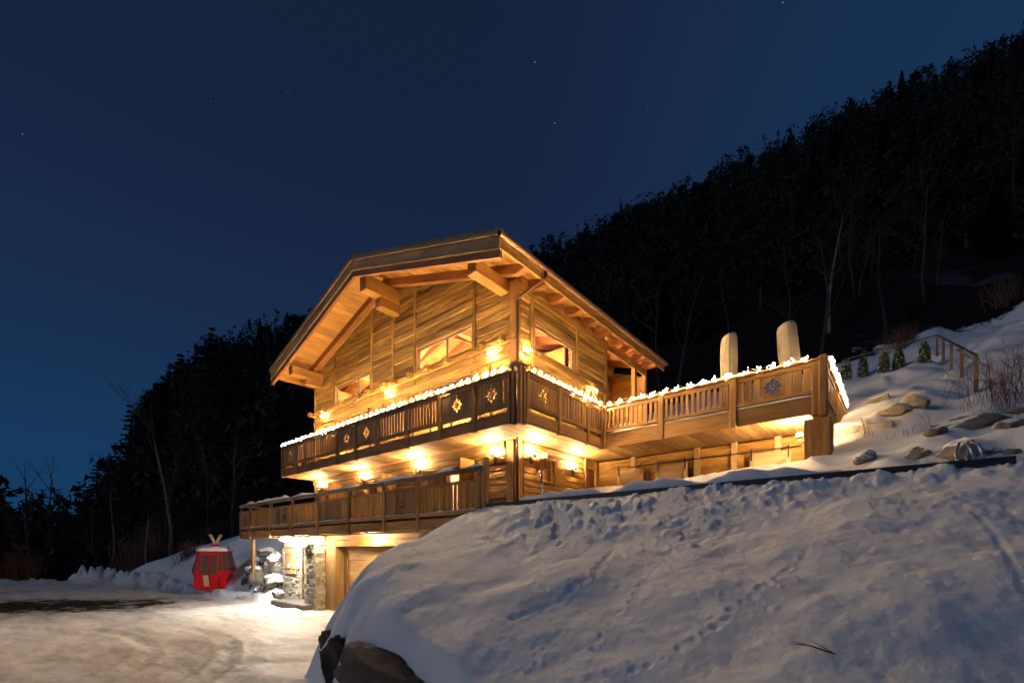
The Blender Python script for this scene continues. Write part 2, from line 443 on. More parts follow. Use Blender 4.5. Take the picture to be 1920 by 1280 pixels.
def light(name, loc, power, col, parent, r=0.05):
    d = bpy.data.lights.new(name, 'POINT'); d.energy = power; d.color = col; d.shadow_soft_size = r
    return link(bpy.data.objects.new(name, d), parent, loc)

# ------------------------------------------------------------------ terrain
def _hash(ix, iy, s):
    h = (ix.astype(np.int64) * 374761393 + iy.astype(np.int64) * 668265263 + s * 974711) & 0x7fffffff
    h = ((h ^ (h >> 13)) * 1274126177) & 0x7fffffff
    return ((h ^ (h >> 16)) & 0xffff) / 65535.0
def vnoise(x, y, s=0):
    ix = np.floor(x); iy = np.floor(y); fx = x - ix; fy = y - iy
    fx = fx * fx * fx * (fx * (fx * 6 - 15) + 10); fy = fy * fy * fy * (fy * (fy * 6 - 15) + 10)
    a = _hash(ix, iy, s); b = _hash(ix + 1, iy, s); c = _hash(ix, iy + 1, s); d = _hash(ix + 1, iy + 1, s)
    return (a + (b - a) * fx + (c - a) * fy + (a - b - c + d) * fx * fy) * 2 - 1
def fbm(x, y, o=4, s=0, g=0.5):
    r = 0; a = 1.0
    for i in range(o):
        r = r + a * vnoise(x, y, s + i * 17); x = x * 2.03 + 5.1; y = y * 2.03 - 3.7; a *= g
    return r
def sstep(a, b, x):
    t = np.clip((x - a) / (b - a), 0, 1); return t * t * (3 - 2 * t)
cR, sR = math.cos(YAW), math.sin(YAW)
def polar(px, D):                       # lateral pixel-free helper: tangent of azimuth, depth -> world x, y
    s = (px - 960) / 857.0
    return (-sR * D + cR * s * D, cR * D + sR * s * D)
FOOT = np.array([(-0.4, 0.7), (-1.5, 1.5), (-2.6, 2.3), (-4.0, 2.72), (-6.2, 3.2), (-8.0, 3.75), (-9.0, 5.0), (-9.5, 6.5), (-9.8, 8.6)])
def foot_dist(X, Y):
    best = np.full(X.shape, 1e9); sign = np.ones(X.shape)
    for i in range(len(FOOT) - 1):
        a, b = FOOT[i], FOOT[i + 1]; d = b - a
        t = np.clip(((X - a[0]) * d[0] + (Y - a[1]) * d[1]) / (d @ d), 0, 1)
        ex = X - (a[0] + t * d[0]); ey = Y - (a[1] + t * d[1]); q = np.hypot(ex, ey)
        cr = d[0] * (Y - a[1]) - d[1] * (X - a[0])
        up = q < best - 1e-9
        sign = np.where(up, np.where(cr < 0, 1.0, -1.0), sign); best = np.minimum(best, q)
    return best * sign
T_S = np.array([-6, -2.2, -1.12, -0.82, -0.65, -0.47, 0.05, 0.56, 1.12, 2.5, 6])
T_Z = np.array([0.0, 0.09, 0.20, 0.30, 0.41, 0.46, 0.60, 0.84, 1.09, 1.25, 1.25])
F_PX = np.array([-4000, -600, 0, 200, 300, 400, 480, 527, 575, 640])
F_D = np.array([36.0, 35.0, 33.5, 32.0, 27.5, 23.0, 20.6, 19.2, 17.2, 15.5])
TRAILS = []
def terrain(X, Y, detail=True):
    lat = X * cR + Y * sR; D = -X * sR + Y * cR
    r = np.hypot(lat, D)
    Dp = np.maximum(D, 0.6 * r - 0.0)            # behind the camera the slope keeps going round
    s = np.clip(lat / np.maximum(D, 0.15 * r + 1e-6), -6, 6)
    pxl = 960 + 857 * s
    nat = 3.3 + 0.277 * (lat - 7.7) + 0.3 * (D - 7.5)
    # steep wooded mountain beyond ~36 m
    zr = np.interp(s, T_S, T_Z) * 140
    t = np.clip((D - 36) / 104, 0, 1)
    k = 36.0 / np.maximum(D, 36.0)
    nat36 = 3.3 + 0.277 * (lat * k - 7.7) + 0.3 * (36 - 7.5)
    far = nat36 + (zr - nat36) * t ** 1.05 - np.maximum(D - 140, 0) * 0.6
    nat = np.where(D > 36, far, nat)
    nat = nat + fbm(X * 0.11, Y * 0.11, 3, 3) * np.interp(r, [8, 20, 60], [0.05, 0.35, 1.6])
    # driveway
    dz = 0.05 - 0.02 * np.clip(D, 0, 16)
    drive = dz + fbm(X * 0.7, Y * 0.7, 5, 40, 0.6) * 0.04
    for rad_, w_ in ((8.2, 0.16), (9.7, 0.16), (12.3, 0.18), (13.8, 0.18)):      # curved wheel ruts leading to the garage
        q = (np.hypot(X + 14.5, Y + 5.5) - rad_) / w_; drive = drive - (0.035 * np.exp(-q * q) - 0.02 * np.exp(-((np.abs(q) - 1.7) / 0.6) ** 2)) * (0.6 + 0.4 * vnoise(X * 9, Y * 9, 44))
    Df = np.interp(pxl, F_PX, F_D) + fbm(X * 0.5, Y * 0.5, 2, 8) * 0.5
    beyond = D - Df
    berm_h = np.interp(pxl, [-600, 0, 130, 165, 185, 230, 330, 420, 560, 600], [0.3, 0.35, 0.45, 1.0, 1.0, 0.8, 0.5, 0.22, 0.16, 0.0])
    lump = 0.75 + 0.6 * fbm(X * 2.2, Y * 2.2, 3, 21)
    berm = berm_h * np.exp(-((beyond - 0.7) / np.interp(pxl, [0, 200, 420, 560], [0.9, 0.9, 0.5, 0.35])) ** 2) * np.clip(lump, 0.15, 1.8)
    shelf = np.interp(pxl, [300, 380, 440, 480, 540], [0.5, 1.8, 1.6, 0.8, 0.5])
    rise = dz + 0.12 + 0.42 * np.maximum(beyond - shelf, 0) + 0.1 * np.clip(beyond, 0, 3) + 1.2 * np.maximum(beyond - 7, 0)
    out = np.minimum(nat, rise)
    low = np.minimum(out, dz - 0.05 * np.maximum(beyond - 1.5, 0))
    out = np.where(pxl < 150, low, np.where(pxl < 300, low + (out - low) * sstep(150, 300, pxl), out))
    zl = np.where(beyond < 0, drive + berm, drive + (out - drive) * sstep(0, 1.4, beyond) + berm)
    apron = (X > -22.2) & (X < -9.0) & (Y < 11.2)
    zl = np.where(apron & (Y > 2), drive + berm * (X < -20.5), zl)
    # snow-covered terrace and hillside behind the pool wall
    pill = np.clip(fbm(X * 0.55, Y * 0.55, 3, 61), -0.6, 1) * 0.38 * sstep(8.6, 10.5, Y) * sstep(-1.6, -0.2, X)
    hill = np.maximum(nat, 3.12) + pill
    lip = (0.13 + 0.22 * np.clip(fbm(X * 1.3, Y * 0.4, 3, 72), -0.4, 1)) * np.exp(-((Y - 8.75) / 0.34) ** 2) * (X > -7.7) * sstep(8.38, 8.6, Y)
    hill = hill + lip
    right_side = (X > -7.85)
    # bank in front of the pool wall
    d = foot_dist(X, Y)
    S = 3.11 - 0.41 * (8.1 - Y) + 0.10 * np.exp(-((Y - 5.2) / 1.6) ** 2)
    S = S - np.maximum(-7.9 - X, 0) * 0.3
    S = S + fbm(X * 0.5 + 3, Y * 0.5, 3, 5) * 0.13 * sstep(8.3, 6.5, Y)
    S = np.maximum(S, dz - 0.02)
    edge = (0.42 + 0.65 * sstep(3.3, 4.6, Y)) * (1 + 0.33 * fbm(X * 0.8, Y * 0.8, 2, 90))
    fprof = sstep(0, 1, np.clip(d / edge, 0, 1)) ** 0.75
    bank = dz + (S - dz) * fprof + 0.05 * fbm(X * 1.6, Y * 1.6, 3, 91) * fprof * (1 - fprof) * 4
    if detail:
        cl = sstep(4.9, 7.4, Y) * sstep(8.3, 8.05, Y)
        rough_mask = np.clip(fbm(X * 0.45, Y * 0.45, 2, 33) + 0.75, 0, 1) * cl
        cx = fbm(X * 4.5, Y * 4.5, 3, 12); clod = np.clip(cx - 0.05, 0, 0.55) * 0.22 + np.abs(fbm(X * 8, Y * 8, 3, 15)) * 0.05
        bank = bank + clod * rough_mask + (fbm(X * 2.2, Y * 2.2, 3, 77) * 0.02 + fbm(X * 13, Y * 13, 3, 78, 0.62) * (0.0035 + 0.006 * cl)) * fprof
        for (tx, ty, rr, dep) in TRAILS:
            sel = (np.abs(X - tx) < rr * 3) & (np.abs(Y - ty) < rr * 3)
            if sel.any():
                q = np.hypot(X[sel] - tx, Y[sel] - ty) / rr
                bank[sel] += -0.55 * dep * np.exp(-q * q) + dep * 0.15 * np.exp(-((q - 1.6) / 0.5) ** 2)
    inbank = (d > 0) & (Y < 8.22)
    z = np.where(right_side & (Y >= 8.22), hill, zl)
    z = np.where(inbank, bank, z)
    house = (X > -23.5) & (X < -7.85) & (Y > 8.22) & (Y < 20.5)
    z = np.where(house & (Y >= 11.2), np.minimum(z, 2.6), z)
    z = np.where(house & (Y < 11.2), np.where(apron, z, np.minimum(z, 2.3)), z)
    z = np.where((X > -8.5) & (X < -1.75) & (Y > 13.2) & (Y < 17.4), np.minimum(z, 3.3), z)
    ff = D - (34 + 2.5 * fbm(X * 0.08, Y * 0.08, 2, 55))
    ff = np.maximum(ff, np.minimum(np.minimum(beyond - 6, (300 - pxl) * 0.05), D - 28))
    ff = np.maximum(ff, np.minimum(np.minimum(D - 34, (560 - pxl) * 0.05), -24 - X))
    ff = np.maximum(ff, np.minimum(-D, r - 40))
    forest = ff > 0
    cls = np.where(forest, 3, np.where(inbank, 1, np.where((beyond < 0.15) & ~right_side & (Y < 11.2), 0, 2)))
    cls = np.where(apron & ~inbank & (Y > 2) & (X > -20.5), 0, cls)
    return z, cls, ff
def gz(x, y):
    return float(terrain(np.array([float(x)]), np.array([float(y)]), False)[0][0])
def ground_hit(px, py, d0=4.0, d1=200.0):
    """where a line of sight meets the terrain: used to look up world places from surveyed directions"""
    s = (px - 960) / 857.0; k = (1030 - py) / 857.0
    Ds = np.geomspace(d0, d1, 3000)
    X = -sR * Ds + cR * s * Ds; Y = cR * Ds + sR * s * Ds
    z = terrain(X, Y, False)[0]
    hit = np.where(2.1 + k * Ds <= z)[0]
    i = hit[0] if len(hit) else len(Ds) - 1
    return float(X[i]), float(Y[i]), float(z[i])

def trail(pts, step, rr, dep, jitter=0.03):
    P = [ground_hit(px, py, 1.3, 12) for px, py in pts]
    for a, b in zip(P, P[1:]):
        n = max(1, int(math.hypot(b[0] - a[0], b[1] - a[1]) / step))
        for i in range(n):
            t = i / n
            TRAILS.append((a[0] + (b[0] - a[0]) * t + random.uniform(-jitter, jitter), a[1] + (b[1] - a[1]) * t + random.uniform(-jitter, jitter), rr * random.uniform(0.8, 1.2), dep * random.uniform(0.6, 1.2)))
trail([(1540, 1010), (1440, 1095), (1340, 1175), (1250, 1230), (1165, 1262)], 0.10, 0.032, 0.03)
trail([(1370, 990), (1357, 1060), (1357, 1130)], 0.13, 0.025, 0.025)
trail([(1310, 965), (1250, 1040), (1190, 1110), (1130, 1190), (1095, 1240)], 0.15, 0.03, 0.03)
trail([(1150, 1030), (1110, 1080), (1050, 1125), (980, 1150), (945, 1165)], 0.06, 0.045, 0.03)
trail([(1825, 960), (1870, 1010), (1900, 1060), (1925, 1110)], 0.05, 0.025, 0.022, 0.008)
trail([(1050, 1190), (1010, 1230), (985, 1270)], 0.08, 0.03, 0.025)
for i in range(60):
    a = ground_hit(random.uniform(700, 1500), random.uniform(1000, 1260), 1.3, 12)
    TRAILS.append((a[0], a[1], random.uniform(0.015, 0.04), random.choice((-1, -1, 1)) * random.uniform(0.008, 0.025)))

def build_ground():
    az = np.concatenate([np.linspace(-180, -62, 40)[:-1], np.linspace(-62, -53, 14)[:-1], np.linspace(-53, 53, 620), np.linspace(53, 62, 14)[1:], np.linspace(62, 180, 40)[1:]])
    rr = np.concatenate([np.array([0.0, 0.4, 0.8]), np.geomspace(1.2, 13, 400), np.geomspace(13.1, 60, 190), np.geomspace(61, 900, 70)])
    th = np.radians(az)
    R, A = np.meshgrid(rr, th, indexing='ij')
    lat = R * np.sin(A); D = R * np.cos(A)
    X = -sR * D + cR * lat; Y = cR * D + sR * lat
    Z, C, FF = terrain(X, Y)
    FF = FF.reshape(-1)
    nr, na = X.shape
    P = np.stack([X, Y, Z], -1).reshape(-1, 3)
    i = np.arange(nr - 1)[:, None] * na + np.arange(na - 1)[None, :]
    Q = np.stack([i, i + na, i + na + 1, i + 1], -1).reshape(-1, 4)[:, ::-1]
    cq = C.reshape(-1)[Q]; fc = cq.min(1)
    fc = np.where((cq == 1).any(1), 1, cq.max(1) if False else np.where((cq == 0).all(1), 0, np.where((cq == 3).all(1), 3, np.where((cq == 0).any(1), 0, 2))))
    fc = np.where((cq == 1).any(1), 1, fc)
    names = {0: ('driveway', 'packed'), 1: ('snow_bank', 'snow'), 2: ('snow_slope', 'hill'), 3: ('wooded_hillside', 'hill')}
    for c, (nme, mt) in names.items():
        q = Q[fc == c]
        used, inv = np.unique(q, return_inverse=True)
        me = bpy.data.meshes.new(nme)
        me.vertices.add(len(used)); me.vertices.foreach_set('co', P[used].astype(np.float32).ravel())
        n = len(q); me.loops.add(n * 4); me.loops.foreach_set('vertex_index', inv.reshape(-1).astype(np.int32))
        me.polygons.add(n); me.polygons.foreach_set('loop_start', np.arange(0, n * 4, 4, dtype=np.int32)); me.polygons.foreach_set('loop_total', np.full(n, 4, dtype=np.int32))
        me.polygons.foreach_set('use_smooth', np.ones(n, dtype=bool))
        me.update(calc_edges=True); me.validate()
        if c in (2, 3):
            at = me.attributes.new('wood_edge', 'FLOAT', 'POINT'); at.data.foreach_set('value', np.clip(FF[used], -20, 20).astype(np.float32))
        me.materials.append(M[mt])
        kind(link(bpy.data.objects.new(nme, me), None, (0, 0, 0)), 'structure')
build_ground()

# ------------------------------------------------------------------ chalet
XL, XR, YF = -21.66, -8.96, 10.71
F1, B1, F2 = 3.05, 5.49, 5.80
RX, EL, ER, RY0, RY1 = -15.25, -22.42, -8.07, 8.94, 20.05
KS = 0.3175
def T(x): return 12.80 - KS * abs(x - RX)
chalet = empty('chalet', (-15.3, 14.0, -0.3))
tag(chalet, 'large lit timber chalet with gable roof, carved balconies and stone garage', 'house')

def clip_poly(poly, a, b, c):           # keep a*x + b*z <= c
    out = []
    for i in range(len(poly)):
        p, q = poly[i], poly[(i + 1) % len(poly)]
        dp = a * p[0] + b * p[1] - c; dq = a * q[0] + b * q[1] - c
        if dp <= 0: out.append(p)
        if dp * dq < 0:
            t = dp / (dp - dq); out.append((p[0] + (q[0] - p[0]) * t, p[1] + (q[1] - p[1]) * t))
    return out
def zrows(marks, h):
    e = [marks[0]]
    for a, b in zip(marks, marks[1:]):
        n = max(1, round((b - a) / h)); e += [a + (b - a) * (i + 1) / n for i in range(n)]
    return e
def clad(name, axis, plane, out, bays, marks, openings, mat, h=0.27, thick=0.14, gable=False, proud=0.045):
    part = empty(name, ((bays[0] + bays[-1]) / 2, plane, marks[0]) if axis == 0 else (plane, (bays[0] + bays[-1]) / 2, marks[0]), chalet)
    ze = zrows(marks, h)
    for z0, z1 in zip(ze, ze[1:]):
        for a, b in zip(bays, bays[1:]):
            segs = [(a, b)]
            for (o0, o1, oz0, oz1) in openings:
                if min(z1, oz1) - max(z0, oz0) > 0.03:
                    ns = []
                    for s0, s1 in segs:
                        if o1 <= s0 or o0 >= s1: ns.append((s0, s1)); continue
                        if o0 > s0 + 0.02: ns.append((s0, o0))
                        if o1 < s1 - 0.02: ns.append((o1, s1))
                    segs = ns
            for s0, s1 in segs:
                f = plane + out * random.uniform(0, proud); bk = plane - out * (thick + random.uniform(0, 0.01))
                if gable and z1 > T(max(abs(s0 - RX), abs(s1 - RX)) + RX) - 0.27:
                    poly = [(s0, z0), (s1, z0), (s1, z1), (s0, z1)]
                    poly = clip_poly(poly, KS, 1, 12.80 - 0.26 + KS * RX); poly = clip_poly(poly, -KS, 1, 12.80 - 0.26 - KS * RX)
                    if len(poly) >= 3: prism('plank', poly, 1, min(f, bk), max(f, bk), mat[0], part)
                elif axis == 0: box('plank', (s0, min(f, bk), z0), (s1, max(f, bk), z1), mat, part, 0.04)
                else: box('plank', (min(f, bk), s0, z0), (max(f, bk), s1, z1), mat, part, 0.04)
    return part

WIN = [(-19.75, -16.85, 8.74, 9.6), (-13.82, -10.82, 8.74, 9.64)]
DOORS = [(-19.8, -17.0, F2, 8.05), (-14.2, -10.85, F2, 8.05)]
gb = [XL + 0.1, -19.8, -16.78, -15.28, -13.9, -10.76, XR - 0.12]
clad('gable_wall', 0, YF, -1, gb, [F2, 8.05, 8.50, 8.74, 9.62, 12.6], WIN + DOORS, W['wall'], 0.26, gable=True)
MID = [(-20.3, -19.1, F1, 5.0), (-16.4, -15.1, F1, 5.0), (-12.15, -10.85, F1, 5.0)]
clad('terrace_wall', 0, YF, -1, [XL + 0.1, -18.0, -14.0, -9.34], [F1 - 0.3, F1, 5.0, 5.22], MID, W['rough'], 0.22, proud=0.05)
SIDE_WIN = [(11.55, 14.0, 8.46, 9.4)]
clad('side_wall', 1, XR, 1, [YF + 0.16, 11.42, 14.15, 16.22], [F2, 8.46, 9.4, 10.62], SIDE_WIN, W['wall'], 0.26)
clad('side_terrace_wall', 1, XR, 1, [YF + 0.3, 14.6], [F1, 4.3, 5.1, B1], [(11.73, 12.45, 4.3, 5.1)], W['rough'], 0.22, proud=0.04)
clad('loggia_wall', 1, -10.6, 1, [16.22, 20.0], [F2, 11.2], [], W['wall'], 0.28)
clad('left_wall', 1, XL, -1, [YF + 0.16, 20.0], [F1, 10.1], [], W['wall'], 0.3)
bw = empty('rear_wall', (-15.3, 20.0, F1), chalet)
box('plank', (XL, 19.86, F1), (XR, 20.0, 10.0), W['wall'], bw)
prism('plank', [(XL, 10.0), (XR, 10.0), (RX, 12.3)], 1, 19.87, 20.0, W['wall'][0], bw)
# storey beams, corner posts and wall posts
frame = empty('wall_framing', (-15.3, YF, F2), chalet)
box('corner_post', (-9.34, YF - 0.07, F1 - 0.2), (XR + 0.05, YF + 0.28, B1), W['rough'], frame, 0.03)
box('corner_post', (-9.16, YF - 0.08, F2), (XR + 0.07, YF + 0.16, 10.3), W['fascia'], frame, 0.02)
box('corner_post', (XL - 0.03, YF - 0.06, F2), (XL + 0.13, YF + 0.15, 9.95), W['wall'], frame, 0.02)
box('corner_post', (XL - 0.03, YF - 0.06, F1), (XL + 0.2, YF + 0.15, 5.22), W['wall'], frame, 0.02)
for x, z1 in ((-19.82, 10.6), (-16.76, 11.9), (-15.28, 12.2), (-13.9, 11.95), (-10.74, 10.95)):
    box('wall_post', (x - 0.07, YF - 0.06, 8.72), (x + 0.07, YF + 0.02, min(z1, T(x) - 0.3)), W['wall'], frame, 0.015)
for x in (-18.0, -14.0):
    box('wall_post', (x - 0.1, YF - 0.05, F1), (x + 0.1, YF + 0.03, 5.22), W['rough'], frame, 0.02)
box('wall_beam', (XL - 0.1, YF - 0.09, 5.22), (-9.36, YF + 0.1, B1 - 0.005), W['rough'], frame, 0.03)
box('sill_beam', (XL - 0.15, YF - 0.10, 8.50), (XR + 0.02, YF + 0.02, 8.715), W['wall'], frame, 0.03)
box('sill_beam', (XL - 0.1, YF - 0.06, 8.06), (-9.18, YF + 0.02, 8.26), W['wall'], frame, 0.02)
for x in (-21.75, -20.5, -18.85, -17.7, -16.78, -15.6, -14.96, -13.98, -12.93, -11.95, -10.3, -9.4):
    box('joist_end', (x - 0.1, YF - 0.32, 8.51), (x + 0.1, YF - 0.1, 8.70), W['wall'], frame, 0.02)
for y in (11.45, 14.12, 16.22):
    box('wall_post', (XR - 0.03, y - 0.08, F2), (XR + 0.06, y + 0.08, 10.4), W['wall'], frame, 0.015)
box('loggia_post', (XR - 0.12, 18.75, F2), (XR + 0.06, 18.95, 10.4), W['soffit'], frame, 0.02)
box('loggia_post', (XR - 0.12, 19.8, F2), (XR + 0.06, 20.0, 10.4), W['soffit'], frame, 0.02)
box('sill_beam', (XR - 0.02, YF + 0.17, 8.22), (XR + 0.09, 16.1, 8.44), W['wall'], frame, 0.02)
box('side_beam', (XR - 0.05, YF + 0.17, 10.05), (XR + 0.05, 20.0, 10.40), W['wall'], frame, 0.02)

def window(name, axis, plane, out, a, b, z0, z1, mull=(), parent=chalet, head=True, mat='trim', reveal=0.05):
    def bx(nm_, t0, t1, o0, o1, y0, y1, m):
        lo, hi = sorted((plane + out * o0, plane + out * o1))
        if axis == 0: box(nm_, (t0, lo, y0), (t1, hi, y1), m, w, 0.008)
        else: box(nm_, (lo, t0, y0), (hi, t1, y1), m, w, 0.008)
    w = empty(name, ((a + b) / 2, plane, z0) if axis == 0 else (plane, (a + b) / 2, z0), parent)
    fw = 0.07
    bx('frame', a, a + fw, -0.12, reveal, z0, z1, W[mat]); bx('frame', b - fw, b, -0.12, reveal, z0, z1, W[mat])
    bx('frame', a + fw, b - fw, -0.12, reveal - 0.004, z1 - fw, z1, W[mat]); bx('frame', a + fw, b - fw, -0.12, reveal - 0.004, z0, z0 + 0.05, W[mat])
    bx('sash', a + fw, a + fw + 0.05, -0.1, -0.03, z0 + 0.05, z1 - fw, W['grey']); bx('sash', b - fw - 0.05, b - fw, -0.1, -0.03, z0 + 0.05, z1 - fw, W['grey'])
    bx('sash', a + fw + 0.05, b - fw - 0.05, -0.1, -0.032, z1 - fw - 0.06, z1 - fw, W['grey'])
    for m in mull: bx('mullion', m - 0.035, m + 0.035, -0.1, -0.02, z0 + 0.05, z1 - fw - 0.06, W['grey'])
    es = [a + fw + 0.05] + [x for m in mull for x in (m - 0.035, m + 0.035)] + [b - fw - 0.05]
    for e0, e1 in zip(es[::2], es[1::2]): bx('pane', e0, e1, -0.072, -0.066, z0 + 0.05, z1 - fw - 0.06, M['glass'])
    return w
window('window', 0, YF, -1, *WIN[0], mull=(-17.9,)); window('window', 0, YF, -1, *WIN[1], mull=(-12.15,))
window('side_window', 1, XR, 1, *SIDE_WIN[0])
for d in DOORS: window('balcony_door', 0, YF, -1, *d, mull=(d[0] + (d[1] - d[0]) / 3, d[0] + (d[1] - d[0]) * 2 / 3), mat='wall')
for d in MID: window('terrace_door', 0, YF, -1, *d, mull=((d[0] + d[1]) / 2,), mat='rough')
window('small_window', 1, XR, 1, 11.73, 12.45, 4.3, 5.1, mat='trim', reveal=0.1)

def shutter_flat(axis, plane, out, a, b, z0, z1, mat, name='shutter'):
    w = empty(name, ((a + b) / 2, plane, z0) if axis == 0 else (plane, (a + b) / 2, z0), chalet)
    n = max(3, round((b - a) / 0.16)); h = (b - a) / n
    def bx(nm_, t0, t1, o0, o1, y0, y1):
        lo, hi = sorted((plane + out * o0, plane + out * o1))
        if axis == 0: box(nm_, (t0, lo, y0), (t1, hi, y1), mat, w, 0.006)
        else: box(nm_, (lo, t0, y0), (hi, t1, y1), mat, w, 0.006)
    for i in range(n): bx('board', a + i * h + 0.003, a + (i + 1) * h - 0.003, 0.055, 0.085 + random.uniform(0, 0.006), z0, z1)
    for z in (z0 + 0.12, z1 - 0.22): bx('batten', a + 0.04, b - 0.04, 0.094, 0.115, z, z + 0.1)
    p = lambda t, z: (t, plane + out * 0.106, z) if axis == 0 else (plane + out * 0.106, t, z)
    beam('brace', p(a + 0.08, z0 + 0.24), p(b - 0.08, z1 - 0.24), 0.02, 0.08, mat, w, up=(0, 0, 1), ch=0.004)
    return w
shutter_flat(0, YF, -1, -16.68, -15.95, F2 + 0.05, 8.03, W['wall']); shutter_flat(0, YF, -1, -15.15, -14.25, F2 + 0.05, 8.03, W['wall'])
shutter_flat(0, YF, -1, -10.72, -9.95, F2 + 0.05, 8.0, W['wall'])
for a, b in ((-21.2, -20.35), (-17.3, -16.5), (-13.05, -12.25)): shutter_flat(0, YF, -1, a, b, F1 + 0.05, 4.95, W['rail'])
shutter_flat(1, XR, 1, 12.62, 13.25, 4.28, 5.08, W['soffit'])
for x in (-19.0, -15.0, -10.66):          # leaves folded out at right angles to the wall
    w = empty('open_shutter', (x, YF - 0.4, F1), chalet)
    for i in range(4): box('board', (x - 0.018, YF - 0.12 - 0.16 * (i + 1), F1 + 0.05), (x + 0.018 + 0.003 * i, YF - 0.125 - 0.16 * i, 5.02), W['soffit'], w, 0.006)
    for z in (3.4, 4.6): box('batten', (x + 0.03, YF - 0.72, z), (x + 0.05, YF - 0.16, z + 0.1), W['soffit'], w, 0.005)
wl_ = empty('open_shutter', (XR + 0.35, 11.68, 4.3), chalet)
for i in range(3): box('board', (XR + 0.06 + 0.14 * i, 11.67, 4.3), (XR + 0.195 + 0.14 * i, 11.705, 5.15), W['trim'], wl_, 0.006)

# rooms behind the glass
rooms = empty('interior', (-15.3, 15.0, F2), chalet)
box('upper_floor', (XL + 0.2, YF + 0.2, F2 - 0.15), (XR - 0.2, 19.8, F2), W['soffit'], rooms)
box('partition', (XL + 0.2, 16.0, F2), (-10.75, 16.1, 10.6), W['soffit'], rooms)
for x in (-18.5, -12.0): beam('tie_beam', (x, YF + 0.2, 9.9), (x, 16.0, 9.9), 0.22, 0.26, W['soffit'], rooms)
for x0, x1, z0, z1 in ((-20.5, RX, 8.9, 11.6), (-10.0, RX, 8.9, 11.6)): beam('truss_strut', (x0, 13.0, z0), (x1, 13.0, z1), 0.22, 0.3, W['soffit'], rooms)
box('terrace_room_wall', (XL + 0.2, 13.0, F1), (XR - 0.2, 13.1, B1), M['plaster'], rooms)
box('terrace_room_floor', (XL + 0.2, YF + 0.16, F1 - 0.1), (XR - 0.2, 15.4, F1), W['soffit'], rooms)
light('room_light', (-17.5, 13.4, 8.6), 3200, (1.0, 0.66, 0.42), rooms, 0.2)
light('room_light', (-11.5, 13.4, 8.6), 3200, (1.0, 0.66, 0.42), rooms, 0.2)
light('room_light', (-15.5, 12.0, 5.0), 700, (1.0, 0.66, 0.42), rooms, 0.2)
light('room_light', (-10.8, 12.0, 5.0), 250, (1.0, 0.66, 0.42), rooms, 0.2)

# ---- roof
roof = empty('roof', (RX, 14.5, 10.5), chalet)
for s, e in ((-1, EL), (1, ER)):
    L = abs(e - RX); n = 30
    cnt = 0
    prism('roof_slab', [(RX, T(RX) - 0.10), (e, T(e) - 0.10), (e, T(e) - 0.19), (RX, T(RX) - 0.19)], 1, RY0 + 0.06, RY1, W['fascia'], roof)
    for i in range(n):                               # soffit boards, laid parallel to the ridge
        a = RX + (e - RX) * i / n; b = RX + (e - RX) * (i + 1) / n - math.copysign(0.006, e - RX)
        dz = random.uniform(0, 0.006)
        prism('soffit_board', [(a, T(a) - 0.192), (b, T(b) - 0.192), (b, T(b) - 0.222 - dz), (a, T(a) - 0.222 - dz)], 1, RY0 + 0.07, RY1 - 0.03, W['soffit'], roof)
    for j, y in enumerate([9.07] + [10.34 + 1.02 * k for k in range(10)]):   # rafters with shaped tails
        dep = 0.42 if j == 0 else 0.46
        sg = 1 if e > RX else -1; x_end = e - sg * 0.14
        u = lambda x: T(x) - 0.232
        k_ = 0.30
        poly = [(RX, u(RX)), (x_end, u(x_end)), (x_end, u(x_end) - 0.10), (x_end - sg * k_, u(x_end - sg * k_) - dep + 0.2 + 0.02), (x_end - sg * (k_ + 0.12), u(x_end - sg * (k_ + 0.12)) - dep + 0.18), (RX, u(RX) - dep + 0.18)]
        prism('rafter', poly, 1, y - 0.1, y + 0.1, W['red'], roof)
    # barge boards, trims and verge tiles
    def strip(name, d0, d1, y0, y1, m, x_in=0.0):
        prism(name, [(RX, T(RX) - d0), (e, T(e) - d0), (e, T(e) - d1), (RX, T(RX) - d1)], 1, y0, y1, m, roof)
    strip('barge_trim', 0.085, 0.165, RY0 - 0.075, RY0 - 0.005, W['trim'])
    strip('barge_board', 0.12, 0.44, RY0 - 0.002, RY0 + 0.05, W['door'])  # light on the board's face is put into this paler timber
    strip('barge_strip', 0.43, 0.51, RY0 - 0.03, RY0 + 0.046, W['trim'])
    strip('barge_rafter', 0.515, 0.72, RY0 + 0.012, RY0 + 0.12, W['red'])
    nt_ = 24
    for i in range(nt_):
        a = RX + (e - RX) * i / nt_; b = RX + (e - RX) * (i + 1.12) / nt_
        prism('verge_tile', [(a, T(a) + 0.0), (b, T(b) + 0.045), (b, T(b) - 0.075), (a, T(a) - 0.08)], 1, RY0 - 0.06 + random.uniform(-0.008, 0.008), RY0 + 0.22, M['tile'], roof)
tv, tf = [], []
for s, e in ((-1, EL), (1, ER)):
    for i in range(24):
        a = RX + (e - RX) * i / 24; b = RX + (e - RX) * (i + 1.1) / 24
        for k in range(44):
            y0 = RY0 + 0.225 + k * 0.247; y1 = y0 + 0.24; o = len(tv); j = random.uniform(-0.006, 0.006)
            tv += [(a, y0, T(a) + j), (b, y0, T(b) + 0.04 + j), (b, y1, T(b) + 0.04 + j), (a, y1, T(a) + j), (b, y0, T(b) - 0.06), (b, y1, T(b) - 0.06), (a, y0, T(a) - 0.08), (a, y1, T(a) - 0.08)]
            q = [[o, o + 1, o + 2, o + 3], [o + 1, o + 4, o + 5, o + 2], [o, o + 6, o + 4, o + 1], [o + 3, o + 2, o + 5, o + 7]]
            tf += q if e < RX else [c for c in q]
kind(obj('roof_tiles', tv, tf, M['tile'], roof), 'stuff')
